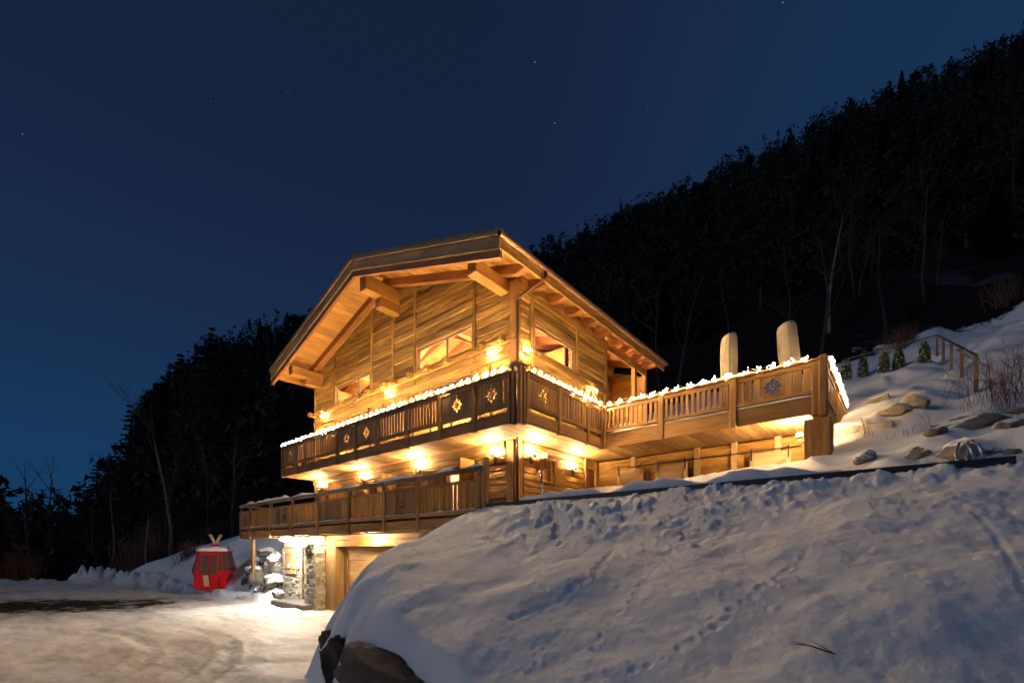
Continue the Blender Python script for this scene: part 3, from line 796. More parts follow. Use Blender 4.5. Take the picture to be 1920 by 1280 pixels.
# snow lying on the roof
for e in (EL, ER):
    nx, ny = 60, 90; v = []; f = []
    for i in range(nx + 1):
        for j in range(ny + 1):
            x = RX + (e - RX) * (i / nx) * 0.985; y = RY0 + 0.10 + (RY1 - RY0 - 0.2) * j / ny
            hgt = float(fbm(np.array([x * 1.4]), np.array([y * 1.4]), 3, 5)[0]) * 0.035 + 0.03
            if e == EL: hgt -= 0.05
            if j == 0 or i == nx: hgt = -0.02
            v.append((x, y, T(x) + 0.035 + hgt))
    for i in range(nx):
        for j in range(ny):
            a = i * (ny + 1) + j; q = [a, a + ny + 1, a + ny + 2, a + 1]; f.append(q if e > RX else q[::-1])
    kind(obj('roof_snow', v, f, M['piled_snow'], roof, True), 'stuff')
# purlins
def purlin(x0, x1, z0, z1, y0, y1=YF + 0.3, m='fascia'): return box('purlin', (x0, y0, z0), (x1, y1, z1), W[m], roof, 0.02)
purlin(RX - 0.02, RX + 0.40, 11.62, 12.16, 9.22, m='soffit'); purlin(RX + 0.0, RX + 0.38, 11.24, 11.615, 9.85, m='soffit')
purlin(-9.60, -9.24, 10.04, 10.42, 9.25, m='soffit'); purlin(-21.26, -20.90, 10.04, 10.42, 9.25, m='soffit'); purlin(-21.2, -20.96, 9.78, 10.035, 9.95)
# eaves fascia, gutter and downpipe on the side
box('eaves_fascia', (ER - 0.08, RY0 + 0.16, T(ER) - 0.42), (ER - 0.03, RY1, T(ER) - 0.12), W['soffit'], roof)
box('eaves_fascia', (EL + 0.03, RY0 + 0.16, T(EL) - 0.40), (EL + 0.08, RY1, T(EL) - 0.12), W['soffit'], roof)
gv, gf = [], []
gxc, gzc = ER + 0.045, T(ER) - 0.10
for i, y in enumerate((RY0 - 0.02, RY1 + 0.05)):
    for k in range(11):
        an = math.pi * (1 + k / 10); gv.append((gxc + 0.085 * math.cos(an), y, gzc + 0.10 * math.sin(an)))
    for k in range(11):
        an = math.pi * (2 - k / 10); gv.append((gxc + 0.075 * math.cos(an), y, gzc + 0.09 * math.sin(an)))
for k in range(22): gf.append([k, (k + 1) % 22, 22 + (k + 1) % 22, 22 + k])
gf += [list(range(22)), list(range(22, 44))[::-1]]
gutter = obj('gutter', gv, gf, M['copper'], chalet)
for k in range(9): box('bracket', (gxc - 0.09, RY0 + 0.6 + k * 1.2, gzc - 0.115), (gxc + 0.09, RY0 + 0.64 + k * 1.2, gzc - 0.10), M['copper'], gutter, 0.003)
tube('downpipe', [(gxc, 10.95, gzc - 0.09), (gxc, 10.95, gzc - 0.24), (gxc - 0.06, 10.90, gzc - 0.34), (-8.78, 10.64, 9.72), (-8.82, 10.60, 9.58), (-8.82, 10.60, 8.0), (-8.82, 10.60, F1 + 0.05)], 0.045, M['pipe'], chalet, 10)
pipe2 = tube('standpipe', [(-8.82, 10.45, F1), (-8.82, 10.45, 5.4)], 0.035, M['pipe'], chalet, 8)

# ---- balconies
def flake_mesh(w, h, th, flakes=1):
    cu = bpy.data.curves.new('cut', 'CURVE'); cu.dimensions = '2D'; cu.fill_mode = 'BOTH'; cu.extrude = th / 2
    def sp(pts):
        s = cu.splines.new('POLY'); s.points.add(len(pts) - 1); s.use_cyclic_u = True
        for p, q in zip(s.points, pts): p.co = (q[0], q[1], 0, 1)
    sp([(-w / 2, -h / 2), (w / 2, -h / 2), (w / 2, h / 2), (-w / 2, h / 2)])
    R = min(0.25, w * 0.46)
    for k in range(8):
        a = k * math.pi / 4; c, s_ = math.cos(a), math.sin(a); ln = R if k % 2 == 0 else R * 0.9
        if k % 4 == 2: ln = R * 1.1
        pts = [(0.05, 0.0), (0.09, 0.03), (ln * 0.62, 0.05), (ln * 0.84, 0.0), (ln * 0.62, -0.05), (0.09, -0.03)]
        sp([(x * c - y * s_, x * s_ + y * c) for x, y in pts])
        e = [(ln * 0.91, 0.0), (ln * 0.97, 0.02), (ln * 1.06, 0.0), (ln * 0.97, -0.02)]
        sp([(x * c - y * s_, x * s_ + y * c) for x, y in e])
    sp([(0.028 * math.cos(i * math.pi / 4), 0.028 * math.sin(i * math.pi / 4)) for i in range(8)])
    o = bpy.data.objects.new('cut', cu); COL.objects.link(o)
    bpy.context.view_layer.update()
    me = bpy.data.meshes.new_from_object(o.evaluated_get(bpy.context.evaluated_depsgraph_get()))
    bpy.data.objects.remove(o); bpy.data.curves.remove(cu)
    me.transform(Matrix.Rotation(rad(90), 4, 'X'))
    me.materials.clear(); me.materials.append(W['rail'][2])
    return me
FLAKE = {}
def railing(part, axis, plane, out, posts, bays, zb, zf, zl, zt, mat='rail', fmat='rail', th=0.05, pw=0.07, bmat=None):
    """one run of balustrade: fascia, lower and top rail, posts, and per bay balusters ('b'), a board panel with cut
    snowflakes ('p', 'pp') or spaced boards with a flake ('g')"""
    def bx(name, t0, t1, o0, o1, z0, z1, m, ch=0.01):
        lo, hi = sorted((plane + out * o0, plane + out * o1))
        return box(name, (t0, lo, z0), (t1, hi, z1), m, part, ch) if axis == 0 else box(name, (lo, t0, z0), (hi, t1, z1), m, part, ch)
    bmat = bmat or mat
    for p0, p1 in zip(posts, posts[1:]):
        q0, q1 = p0 + pw, p1 - pw
        bx('fascia_board', q0 + 0.002, q1 - 0.002, -0.02, 0.03, zb, zf + random.uniform(-0.012, 0.012), W[fmat])
        bx('lower_rail', q0, q1, -0.05, 0.045, zl[0], zl[1], W[mat])
        bx('upper_rail', q0, q1, -0.045, 0.04, zt[0], zt[1], W[mat])
    for p in posts: bx('post', p - pw, p + pw, -0.07, 0.075, zb - 0.03, zt[1] + 0.02, W[mat], 0.02)
    z0, z1 = zl[1], zt[0]
    for (p0, p1), t in zip(zip(posts, posts[1:]), bays):
        q0, q1 = p0 + pw, p1 - pw; L = q1 - q0
        if t == 'b':
            n = max(4, round(L / 0.155)); h = L / n
            for i in range(n):
                wv = h * random.uniform(0.52, 0.6)
                bx('baluster', q0 + (i + 0.5) * h - wv / 2, q0 + (i + 0.5) * h + wv / 2, -th / 2, th / 2, z0, z1, W[bmat], 0.006)
        else:
            nf = len(t); fw = 0.54 if nf == 1 else 0.46; cs = [q0 + L * (i + 0.5) / nf for i in range(nf)] if nf > 1 else [q0 + L * 0.5]
            if nf > 1: cs = [q0 + L * 0.33, q0 + L * 0.67]
            if L < 0.7 * nf: fw = 0.3
            gap = 0.03 if t == 'g' else 0.004
            key = (fw, round(z1 - z0, 3))
            if key not in FLAKE: FLAKE[key] = flake_mesh(fw, z1 - z0, 0.03)
            edges = [q0]
            for c in cs:
                o = bpy.data.objects.new('flake_board', FLAKE[key])
                link(o, part, (c, plane, (z0 + z1) / 2) if axis == 0 else (plane, c, (z0 + z1) / 2))
                if axis == 1: o.rotation_euler = (0, 0, rad(90))
                edges += [c - fw / 2, c + fw / 2]
            edges.append(q1)
            for e0, e1 in zip(edges[::2], edges[1::2]):
                if e1 - e0 < 0.03: continue
                n = max(1, round((e1 - e0) / 0.2)); h = (e1 - e0) / n
                for i in range(n): bx('panel_board', e0 + i * h + gap / 2, e0 + (i + 1) * h - gap / 2, -0.014, 0.016 + random.uniform(0, 0.006), z0, z1, W[mat], 0.004)
UZ = dict(zb=B1 - 0.03, zf=5.80, zl=(5.92, 6.03), zt=(6.70, 6.82))
ub = empty('upper_balcony', (-14.8, 9.9, B1), chalet)
up = [-21.83, -20.25, -18.69, -16.9, -15.54, -14.14, -12.38, -10.76, -9.28, -7.95]
railing(ub, 0, 9.24, -1, up, ['p', 'b', 'b', 'p', 'p', 'b', 'b', 'p', 'g'], **UZ)
for x in (-7.80, -7.60): box('corner_post', (x - 0.055, 9.17, B1 - 0.1), (x + 0.055, 9.29, 6.93), W['rail'], ub, 0.015)
box('corner_post', (-7.655, 9.32, B1 - 0.1), (-7.545, 9.44, 6.93), W['rail'], ub, 0.015)
prism('post_cap', [(-7.95, 6.93), (-7.45, 6.93), (-7.70, 7.03)], 1, 9.10, 9.52, W['grey'], ub)
railing(ub, 1, -7.62, 1, [9.52, 11.05, 12.63, 13.50], ['p', 'b', 'b'], mat='rail', fmat='fascia', **UZ)
railing(ub, 1, -21.83, -1, [9.32, 10.66], ['b'], **UZ)
for p0, p1 in zip(up, up[1:]): box('hand_rail', (p0 + 0.01, 9.14, 6.825), (p1 - 0.002, 9.34, 6.875), W['fascia'], ub)
box('hand_rail', (-7.72, 9.54, 6.825), (-7.52, 13.45, 6.875), W['fascia'], ub)
box('deck_slab', (-21.8, 9.30, 5.70), (-7.68, YF - 0.1, F2), W['grey'], ub); box('deck_slab', (XR + 0.06, YF - 0.09, 5.70), (-7.68, 13.5, F2), W['grey'], ub)
x = -21.80
while x < -7.72:
    y1 = YF - 0.095 if x < XR - 0.15 else 15.5
    box('ceiling_board', (x, 9.275, B1 + random.uniform(0, 0.008)), (x + 0.192, y1, B1 + 0.035), W['under'], ub, 0.006); x += 0.198
# terrace
te = empty('terrace', (-4.6, 15.5, B1), chalet)
TZ = dict(zb=B1 - 0.02, zf=5.93, zl=(5.99, 6.09), zt=(6.66, 6.78))
railing(te, 0, 13.58, -1, [-7.52, -5.59, -3.54, -1.62], ['b', 'b', 'g'], mat='fascia', fmat='fascia', pw=0.09, **TZ)
railing(te, 1, -1.48, 1, [13.72, 16.2, 18.8], ['p', 'p'], mat='fascia', fmat='fascia', pw=0.09, **TZ)
for p0, p1 in ((-7.6, -5.59), (-5.585, -3.54), (-3.535, -1.5)): box('hand_rail', (p0, 13.47, 6.785), (p1, 13.69, 6.84), W['fascia'], te)
box('hand_rail', (-1.58, 13.7, 6.785), (-1.38, 18.9, 6.84), W['fascia'], te)
box('corner_post', (-1.56, 13.48, B1 - 0.1), (-1.38, 13.66, 6.9), W['rail'], te, 0.02)
box('deck_slab', (XR + 0.07, 13.68, 5.75), (-1.55, 18.9, 5.85), W['grey'], te)
x = -7.60
while x < -1.60:
    wv = random.choice((0.19, 0.22, 0.26)); box('ceiling_board', (x, 13.62, B1 - 0.02 + random.uniform(0, 0.01)), (x + wv - 0.006, 15.58, B1 + 0.03), W['under'], te, 0.006); x += wv
pst = empty('terrace_post', (-1.6, 13.7, F1), chalet)
for i in range(3): box('board', (-1.86 + i * 0.178, 13.46, F1 - 0.3), (-1.686 + i * 0.178, 13.49, B1 - 0.15), W['fascia'], pst, 0.005)
for i in range(3): box('board', (-1.33, 13.48 + i * 0.178, F1 - 0.3), (-1.30, 13.654 + i * 0.178, B1 - 0.15), W['fascia'], pst, 0.005)
box('core', (-1.85, 13.495, F1 - 0.3), (-1.335, 13.99, B1 - 0.15), W['fascia'], pst)
beam('brace', (-1.42, 14.7, 4.35), (-1.42, 15.5, 5.35), 0.16, 0.18, W['fascia'], pst)
# wall with sliding barn doors below the terrace
YB = 15.6
sw = empty('store_wall', (-5, YB, F1), chalet)
for z0 in np.arange(F1, 5.4, 0.3): box('plank', (-8.9, YB + random.uniform(0, 0.012), z0), (-0.7, YB + 0.12, min(z0 + 0.296, B1)), W['wall'], sw, 0.008)
for px_ in (1190, 1308, 1378, 1460):
    x = polar(px_, 14.5)[0]; k = YB / (cR + sR * (px_ - 960) / 857); x = -sR * k + cR * (px_ - 960) / 857 * k
    box('post', (x - 0.09, YB - 0.12, F1), (x + 0.09, YB - 0.005, B1 - 0.01), W['pale'], sw)
box('header', (-8.4, YB - 0.07, 5.16), (-0.9, YB - 0.02, 5.36), W['wall'], sw)
tube('door_track', [(-7.6, YB - 0.15, 5.1), (-2.2, YB - 0.15, 5.1)], 0.018, M['iron'], sw, 6)
for x0, x1 in ((-8.0, -7.0), (-6.5, -5.45), (-3.55, -2.45)):
    dr = empty('barn_door', ((x0 + x1) / 2, YB - 0.2, F1), chalet)
    for i in range(5): box('board', (x0 + 0.1, YB - 0.195 - random.uniform(0, 0.006), F1 + 0.05 + i * 0.38), (x1 - 0.1, YB - 0.17, F1 + 0.425 + i * 0.38), W['pale'], dr, 0.006)
    box('stile', (x0, YB - 0.23, F1 + 0.03), (x0 + 0.12, YB - 0.165, 5.02), W['pale'], dr); box('stile', (x1 - 0.12, YB - 0.23, F1 + 0.03), (x1, YB - 0.165, 5.02), W['pale'], dr)
    box('top_bar', (x0 + 0.122, YB - 0.226, 4.86), (x1 - 0.122, YB - 0.165, 5.0), W['pale'], dr)
    for xx in (x0 + 0.06, x1 - 0.06): box('hanger', (xx - 0.02, YB - 0.26, 4.8), (xx + 0.02, YB - 0.235, 5.16), M['iron'], dr, 0.003)
window('store_window', 0, YB, -1, -6.95, -6.55, 3.9, 4.95, parent=chalet)
cd = empty('cellar_door', (XR, 15.1, F1), chalet)
box('door_leaf', (XR - 0.1, 14.75, F1), (XR - 0.05, 15.35, 5.1), W['rail'], cd)
box('jamb', (XR - 0.1, 14.6, F1), (XR + 0.08, 14.74, 5.48), W['trim'], cd); box('jamb', (XR - 0.1, 15.36, F1), (XR + 0.06, 15.55, 5.48), W['trim'], cd)
box('head', (XR - 0.1, 14.75, 5.12), (XR + 0.04, 15.35, 5.48), W['trim'], cd)

# ---- lower deck over the garage
ld = empty('lower_deck', (-16, 9.4, 2.65), chalet)
LZ = dict(zb=2.66, zf=2.96, zl=(3.03, 3.13), zt=(3.83, 3.90))
lp = [-24.0, -22.9, -20.66, -18.57, -16.46, -14.26, -12.2, -10.54, -8.08]
railing(ld, 0, 8.24, -1, lp, ['p', 'b', 'pp', 'b', 'pp', 'b', 'p', 'b'], mat='fascia', fmat='fascia', bmat='soffit', **LZ)  # paler timbers than the upper balcony, standing in for light on the fronts
for p in lp: box('post_head', (p - 0.06, 8.19, 3.93), (p + 0.06, 8.30, 4.09), W['grey'], ld)
for p0, p1 in zip(lp, lp[1:]): tube('rail_log', [(p0 - 0.1 if p0 == lp[0] else p0 + 0.002, 8.24, 4.15), ((p0 + p1) / 2, 8.235, 4.16), (p1 + (0.22 if p1 == lp[-1] else 0), 8.24, 4.15)], 0.075, W['grey'][0], ld, 10)
railing(ld, 1, -24.0, -1, [8.32, 10.6], ['b'], mat='rail', fmat='grey', **LZ)
tube('rail_log', [(-24.0, 8.32, 4.15), (-24.0, 10.6, 4.15)], 0.07, W['grey'][1], ld, 10)
box('gate_post', (-7.93, 8.16, 2.6), (-7.83, 8.3, 4.4), W['trim'], ld)
box('deck_slab', (-24.0, 8.30, 2.97), (-7.95, YF - 0.06, F1), W['grey'], ld)
for i in range(7): box('ceiling_board', (-24.0, 8.30 + i * 0.34, 2.685 + random.uniform(0, 0.008)), (-9.0, 8.63 + i * 0.34, 2.73), W['soffit'], ld, 0.006)
box('edge_beam', (-23.95, 8.26, 2.60), (-10.8, 8.44, 2.655), W['soffit'], ld, 0.01)
box('deck_prop', (-23.62, 8.55, 0.6), (-23.5, 8.67, 2.6), W['rail'], ld)
rs_v, rs_f = [], []
def snow_ridge(name, pts, w, h, parent, seed, label=None, seg=0.08):
    """snow lying along a rail: half-round ridge of uneven height"""
    v = []; f = []; P = []
    for a, b in zip(pts, pts[1:]):
        a, b = Vector(a), Vector(b); n = max(2, int((b - a).length / seg))
        P += [a + (b - a) * i / n for i in range(n + (1 if b == Vector(pts[-1]) else 0))]
    for i, p in enumerate(P):
        t = (P[min(i + 1, len(P) - 1)] - P[max(i - 1, 0)]).normalized(); sd = Vector((t.y, -t.x, 0))
        k = float(fbm(np.array([i * seg * 1.7]), np.array([seed * 3.3]), 3, seed)[0])
        hh = max(0.004, h * (0.75 + 0.9 * k)); ww = w * (0.9 + 0.15 * k)
        if i in (0, len(P) - 1): hh = 0.003
        for q in range(7):
            an = math.pi * q / 6
            v.append(p + sd * ww * math.cos(an) + Vector((0, 0, hh * math.sin(an) ** 0.8 if 0 < q < 6 else -0.01)))
    for i in range(len(P) - 1):
        for q in range(6): f.append([i * 7 + q, i * 7 + q + 1, (i + 1) * 7 + q + 1, (i + 1) * 7 + q])
    return obj(name, v, f, M['piled_snow'], parent, True)
kind(snow_ridge('rail_snow', [(-24.1, 8.24, 4.205), (-8.0, 8.24, 4.205)], 0.075, 0.07, ld, 4), 'stuff')
for (p0, p1), t in zip(zip(lp, lp[1:]), 'pbpbpbpb'):
    if t in 'bp': kind(snow_ridge('ledge_snow', [(p0 + 0.1, 8.2, 3.13), (p1 - 0.1, 8.2, 3.13)], 0.04, 0.03, ld, int(-p0 * 7)), 'stuff')
for p0, p1 in ((-7.4, -5.7), (-5.45, -3.65), (-3.42, -1.75)):
    kind(snow_ridge('ledge_snow', [(p0, 13.66, 6.09), (p1, 13.66, 6.09)], 0.09, 0.09, te, int(-p0 * 9)), 'stuff')
    kind(snow_ridge('ledge_snow', [(p0, 13.54, 5.935), (p1, 13.54, 5.935)], 0.03, 0.03, te, int(-p0 * 5)), 'stuff')
kind(snow_ridge('rail_snow', [(-7.5, 13.59, 6.84), (-1.5, 13.59, 6.84)], 0.10, 0.06, te, 14), 'stuff')

# ---- garage level: stacked slate, doors
def slate(name, lo, hi, faces, parent=chalet):
    """dry-stacked slate facing on the given faces of a box, every stone real, joined because far too small to pick apart"""
    v = []; f = []
    z = lo[2]
    while z < hi[2] - 0.02:
        h = min(random.uniform(0.06, 0.13), hi[2] - z)
        for fc in faces:
            ax = 0 if fc in ('-y', '+y') else 1
            t = lo[ax] - 0.02
            while t < hi[ax]:
                L = random.uniform(0.18, 0.55); t1 = min(t + L, hi[ax] + 0.02)
                pr = random.uniform(-0.03, 0.07); o = len(v)
                if fc == '-y': y0, y1 = lo[1] - pr, lo[1] + 0.12; c = [(t, y0, z), (t1 - 0.008, y0, z), (t1 - 0.008, y1, z), (t, y1, z)]
                if fc == '+x': y0, y1 = hi[0] + pr, hi[0] - 0.12; c = [(y0, t, z), (y0, t1 - 0.008, z), (y1, t1 - 0.008, z), (y1, t, z)]
                if fc == '-x': y0, y1 = lo[0] - pr, lo[0] + 0.12; c = [(y0, t1 - 0.008, z), (y0, t, z), (y1, t, z), (y1, t1 - 0.008, z)]
                jj = lambda: random.uniform(-0.012, 0.012)
                v += [(p[0] + jj() * .6, p[1] + jj() * .6, p[2] + 0.003) for p in c] + [(p[0] + jj(), p[1] + jj(), p[2] + h - 0.014 + jj() * .8) for p in c]
                f += [[o + 3, o + 2, o + 1, o], [o + 4, o + 5, o + 6, o + 7]] + [[o + i, o + (i + 1) % 4, o + 4 + (i + 1) % 4, o + 4 + i] for i in range(4)]
                t = t1
        z += h
    p = empty(name, ((lo[0] + hi[0]) / 2, (lo[1] + hi[1]) / 2, lo[2]), parent)
    box('stone_core', (lo[0] + 0.08, lo[1] + 0.08, lo[2]), (hi[0] - 0.08, hi[1] - 0.05, hi[2] - 0.01), M['slate'], p)
    kind(obj('stacked_stones', v, f, M['slate'], p), 'stuff')
    return p
slate('stone_pillar', (-18.28, 8.62, -0.5), (-17.45, 9.0, 2.68), ('-y', '+x', '-x'))
slate('stone_pier', (-10.72, 8.45, -0.5), (-7.9, 9.6, 2.62), ('-y', '-x'))
slate('stone_wall', (-21.95, 9.3, -0.5), (-20.32, 9.9, 2.2), ('-y', '-x'))
kind(snow_ridge('ledge_snow', [(-10.7, 8.5, 2.63), (-8.2, 8.5, 2.63)], 0.1, 0.1, ld, 3), 'stuff')
gr = empty('garage_front', (-13.6, 9.2, -0.3), chalet)
box('entry_lintel', (-22.0, 9.34, 2.21), (-17.73, 9.8, 2.675), M['plaster'], gr)
box('door_leaf', (-20.28, 9.5, -0.2), (-19.2, 9.56, 2.16), W['door'], gr); box('door_jamb', (-19.2, 9.42, -0.2), (-19.05, 9.6, 2.2), W['soffit'], gr)
box('entry_wall', (-19.04, 9.45, -0.4), (-17.73, 9.6, 2.2), M['plaster'], gr)
sh = empty('entry_shutter', (-21.0, 9.2, 1.05), chalet)
for i in range(6): box('board', (-21.52 + i * 0.178, 9.20 - random.uniform(0, 0.006), 1.02), (-21.346 + i * 0.178, 9.23, 2.16), W['door'], sh, 0.008)
for z in (1.22, 1.86): box('hinge', (-21.5, 9.175, z), (-20.9, 9.19, z + 0.03), M['iron'], sh, 0.003); box('hinge', (-20.8, 9.175, z), (-20.47, 9.19, z + 0.03), M['iron'], sh, 0.003)
gpost = [(-17.72, -17.2), (-17.195, -16.7)]
for a, b in gpost: box('garage_post', (a, 9.05, -0.4), (b - 0.004, 9.4, 2.45), W['door'], gr, 0.01)
box('garage_lintel', (-16.695, 9.06, 2.22), (-10.7, 9.35, 2.46), W['wall'], gr); box('garage_header', (-17.72, 9.10, 2.465), (-10.7, 9.4, 2.68), W['soffit'], gr)
gd = empty('garage_door', (-13.6, 9.5, -0.3), chalet)
for i in range(6): box('board', (-16.9, 9.46 + random.uniform(0, 0.004), -0.3 + i * 0.40), (-10.7, 9.5, 0.094 + i * 0.40), W['door'], gd, 0.008)
for a, b in ((-17.2, -16.5), (-14.1, -13.85), (-10.9, -10.7)): box('stile', (a, 9.42, -0.3), (b, 9.455, 2.2), W['door'], gd)
box('top_rail', (-16.495, 9.425, 2.0), (-10.9, 9.456, 2.2), W['door'], gd)
box('garage_floor', (-16.4, 9.5, -0.4), (-10.7, 9.9, -0.2), M['concrete'], gr)
st = obj('entry_step', *(lambda g: ([(p[0] - 19.2, p[1] + 8.75, p[2] - 0.2) for p in g[0]], g[1]))(cbox_geo(1.55, 0.5, 0.14, 0.03)), M['paving'], chalet)
fl = obj('terrace_flags', [(-7.9, 8.3, F1), (-0.9, 8.3, F1), (-0.9, 15.6, F1), (-8.9, 15.6, F1), (-8.9, 10.75, F1), (-7.9, 10.75, F1)], [[0, 1, 2, 3, 4, 5]], M['concrete'], chalet)

# ------------------------------------------------------------------ wall lamps
WARM = (1.0, 0.62, 0.27)
def wall_lamp(pos, n, label, group, power, burst):
    """sconce: back plate, arm, bulb; the upper ones get an added ring of fins, made up to throw rays over the wall"""
    x, y, z = pos; nx, ny = n
    t = empty('wall_lamp', pos); tag(t, label, 'lamp', group)
    d = Vector((nx, ny, 0)); s = Vector((-ny, nx, 0)); P = Vector(pos)
    def bx(name, a0, a1, d0, d1, z0, z1, m):
        p = P + s * a0 + d * d0; q = P + s * a1 + d * d1
        return box(name, (min(p.x, q.x), min(p.y, q.y), z + z0), (max(p.x, q.x), max(p.y, q.y), z + z1), m, t, 0.005)
    if burst:
        bx('back_plate', -0.05, 0.05, 0.0, 0.02, -0.09, 0.05, M['iron'])
        c = P + d * 0.13
        fins = []
        for k in range(26):
            a = 2 * math.pi * (k + 0.5) / 26; u = s * math.cos(a) + Vector((0, 0, math.sin(a)))
            w = s * -math.sin(a) + Vector((0, 0, math.cos(a)))
            p0, p1 = c + u * 0.05 - d * 0.035, c + u * 0.085 - d * 0.035; hw = 0.0055
            v = [p0 - w * hw, p0 + w * hw, p1 + w * hw, p1 - w * hw]
            v += [q + d * 0.05 for q in v]
            fins.append((v, [[0, 1, 2, 3], [7, 6, 5, 4], [0, 4, 5, 1], [1, 5, 6, 2], [2, 6, 7, 3], [3, 7, 4, 0]]))
        kind(obj('ray_fins', *merge(fins), M['iron'], t), 'stuff')  # made-up fins, added to imitate glare rays around the bulb
        obj('bulb', *ball_geo(c, 0.036, 10, 6), M['bulb'], t, True)
        tube('arm', [P + d * 0.02 + Vector((0, 0, -0.05)), P + d * 0.12 + Vector((0, 0, -0.06)), c + Vector((0, 0, -0.037))], 0.008, M['iron'], t, 6)
    else:
        bx('back_plate', -0.06, 0.06, 0.0, 0.025, -0.30, -0.06, M['iron'])
        c = P + d * 0.14
        tube('arm', [P + d * 0.025 + Vector((0, 0, -0.2)), P + d * 0.14 + Vector((0, 0, -0.2)), c + Vector((0, 0, -0.1))], 0.012, M['iron'], t, 6)
        v, f = [], []
        for i, (rr_, zz) in enumerate(((0.03, -0.1), (0.055, -0.06), (0.075, 0.0), (0.068, 0.0), (0.048, -0.055), (0.025, -0.09))):
            for k in range(12): v.append(c + s * rr_ * math.cos(k * math.pi / 6) + d * rr_ * math.sin(k * math.pi / 6) + Vector((0, 0, zz)))
        for i in range(5):
            for k in range(12): f.append([i * 12 + k, i * 12 + (k + 1) % 12, (i + 1) * 12 + (k + 1) % 12, (i + 1) * 12 + k])
        obj('cup_shade', v, f, M['iron'], t, True)
        obj('bulb', *ball_geo(c + Vector((0, 0, 0.0)), 0.045 if power <= PM else 0.072, 10, 6), M['bulb_up'], t, True)
    return t
GU, GM = 'sunburst wall lamps along the upper balcony', 'uplight wall lamps under the balcony'
PU, PM = 300, 420
wall_lamp((-20.62, YF - 0.1, 8.33), (0, -1), 'sunburst wall lamp at the far left end of the upper gable wall', GU, PU, True)
wall_lamp((-15.45, YF - 0.1, 8.30), (0, -1), 'sunburst wall lamp between the two gable windows', GU, PU, True)
wall_lamp((-9.90, YF - 0.1, 8.29), (0, -1), 'sunburst wall lamp on the gable wall right beside the house corner', GU, PU, True)
wall_lamp((XR + 0.10, 11.12, 8.26), (1, 0), 'sunburst wall lamp on the side wall behind the downpipe', GU, PU, True)
wall_lamp((XR + 0.10, 15.12, 8.05), (1, 0), 'sunburst wall lamp on the side wall above the inner balcony corner', GU, PU, True)
wall_lamp((XR + 0.10, 18.85, 7.6), (1, 0), 'sunburst lamp on the loggia post, seen between terrace balusters', GU, PU, True)
wall_lamp((-20.95, YF - 0.07, 5.10), (0, -1), 'glowing uplight lamp leftmost under the balcony', GM, PM, False)
wall_lamp((-17.25, YF - 0.1, 5.10), (0, -1), 'glowing uplight lamp second from left under the balcony', GM, PM, False)
wall_lamp((-13.5, YF - 0.1, 5.10), (0, -1), 'glowing uplight lamp left of the terrace window under the balcony', GM, PM, False)
wall_lamp((-9.75, YF - 0.07, 5.10), (0, -1), 'glowing uplight lamp left of the corner post under the balcony', GM, PM, False)
wall_lamp((XR + 0.05, 11.38, 5.10), (1, 0), 'glowing uplight lamp right of the corner post under the balcony', GM, PM, False)
wall_lamp((XR + 0.05, 13.78, 5.02), (1, 0), 'glowing uplight lamp right of the small shuttered window', GM, PM, False)
wall_lamp((-1.87, 13.80, 5.05), (-1, 0), 'glowing uplight lamp on the left side of the terrace corner post', GM, PM * 1.5, False)
# lamps under the lower deck
def dome_lamp(pos, r, label, power, col, em):
    t = empty('ceiling_lamp', pos); tag(t, label, 'lamp', 'ceiling lamps under the lower deck')
    obj('opal_dome', *ball_geo(Vector(pos) - Vector((0, 0, 0.02)), r, 14, 8, (1, 1, 0.42)), em, t, True)
    v, f = [], []
    for i, z in enumerate((0.0, 0.03)):
        for k in range(16): v.append((pos[0] + (r + 0.02) * math.cos(k * math.pi / 8), pos[1] + (r + 0.02) * math.sin(k * math.pi / 8), pos[2] + z))
    f = [[k, (k + 1) % 16, 16 + (k + 1) % 16, 16 + k] for k in range(16)] + [list(range(16, 32))]
    obj('rim', v, f, M['iron'], t)
    light('lamp_light', Vector(pos) - Vector((0, 0, r * 0.55 + 0.06)), power, col, t, 0.1)
    return t
dome_lamp((-19.65, 8.36, 2.56), 0.2, 'large round white lamp hanging at the edge of the lower deck', 900, (1.0, 0.94, 0.87), M['dome'])
dome_lamp((-18.75, 8.8, 2.66), 0.12, 'small lamp hidden behind the stone pillar beside the entry door', 120, (1.0, 0.86, 0.66), M['dome'])
dome_lamp((-17.2, 8.46, 2.66), 0.07, 'small spot lamp right beside the stone pillar, over its flank', 230, (1.0, 0.78, 0.5), M['dome'])
dome_lamp((-14.0, 8.75, 2.66), 0.09, 'small spot lamp above the middle of the garage door', 430, (1.0, 0.72, 0.4), M['dome'])

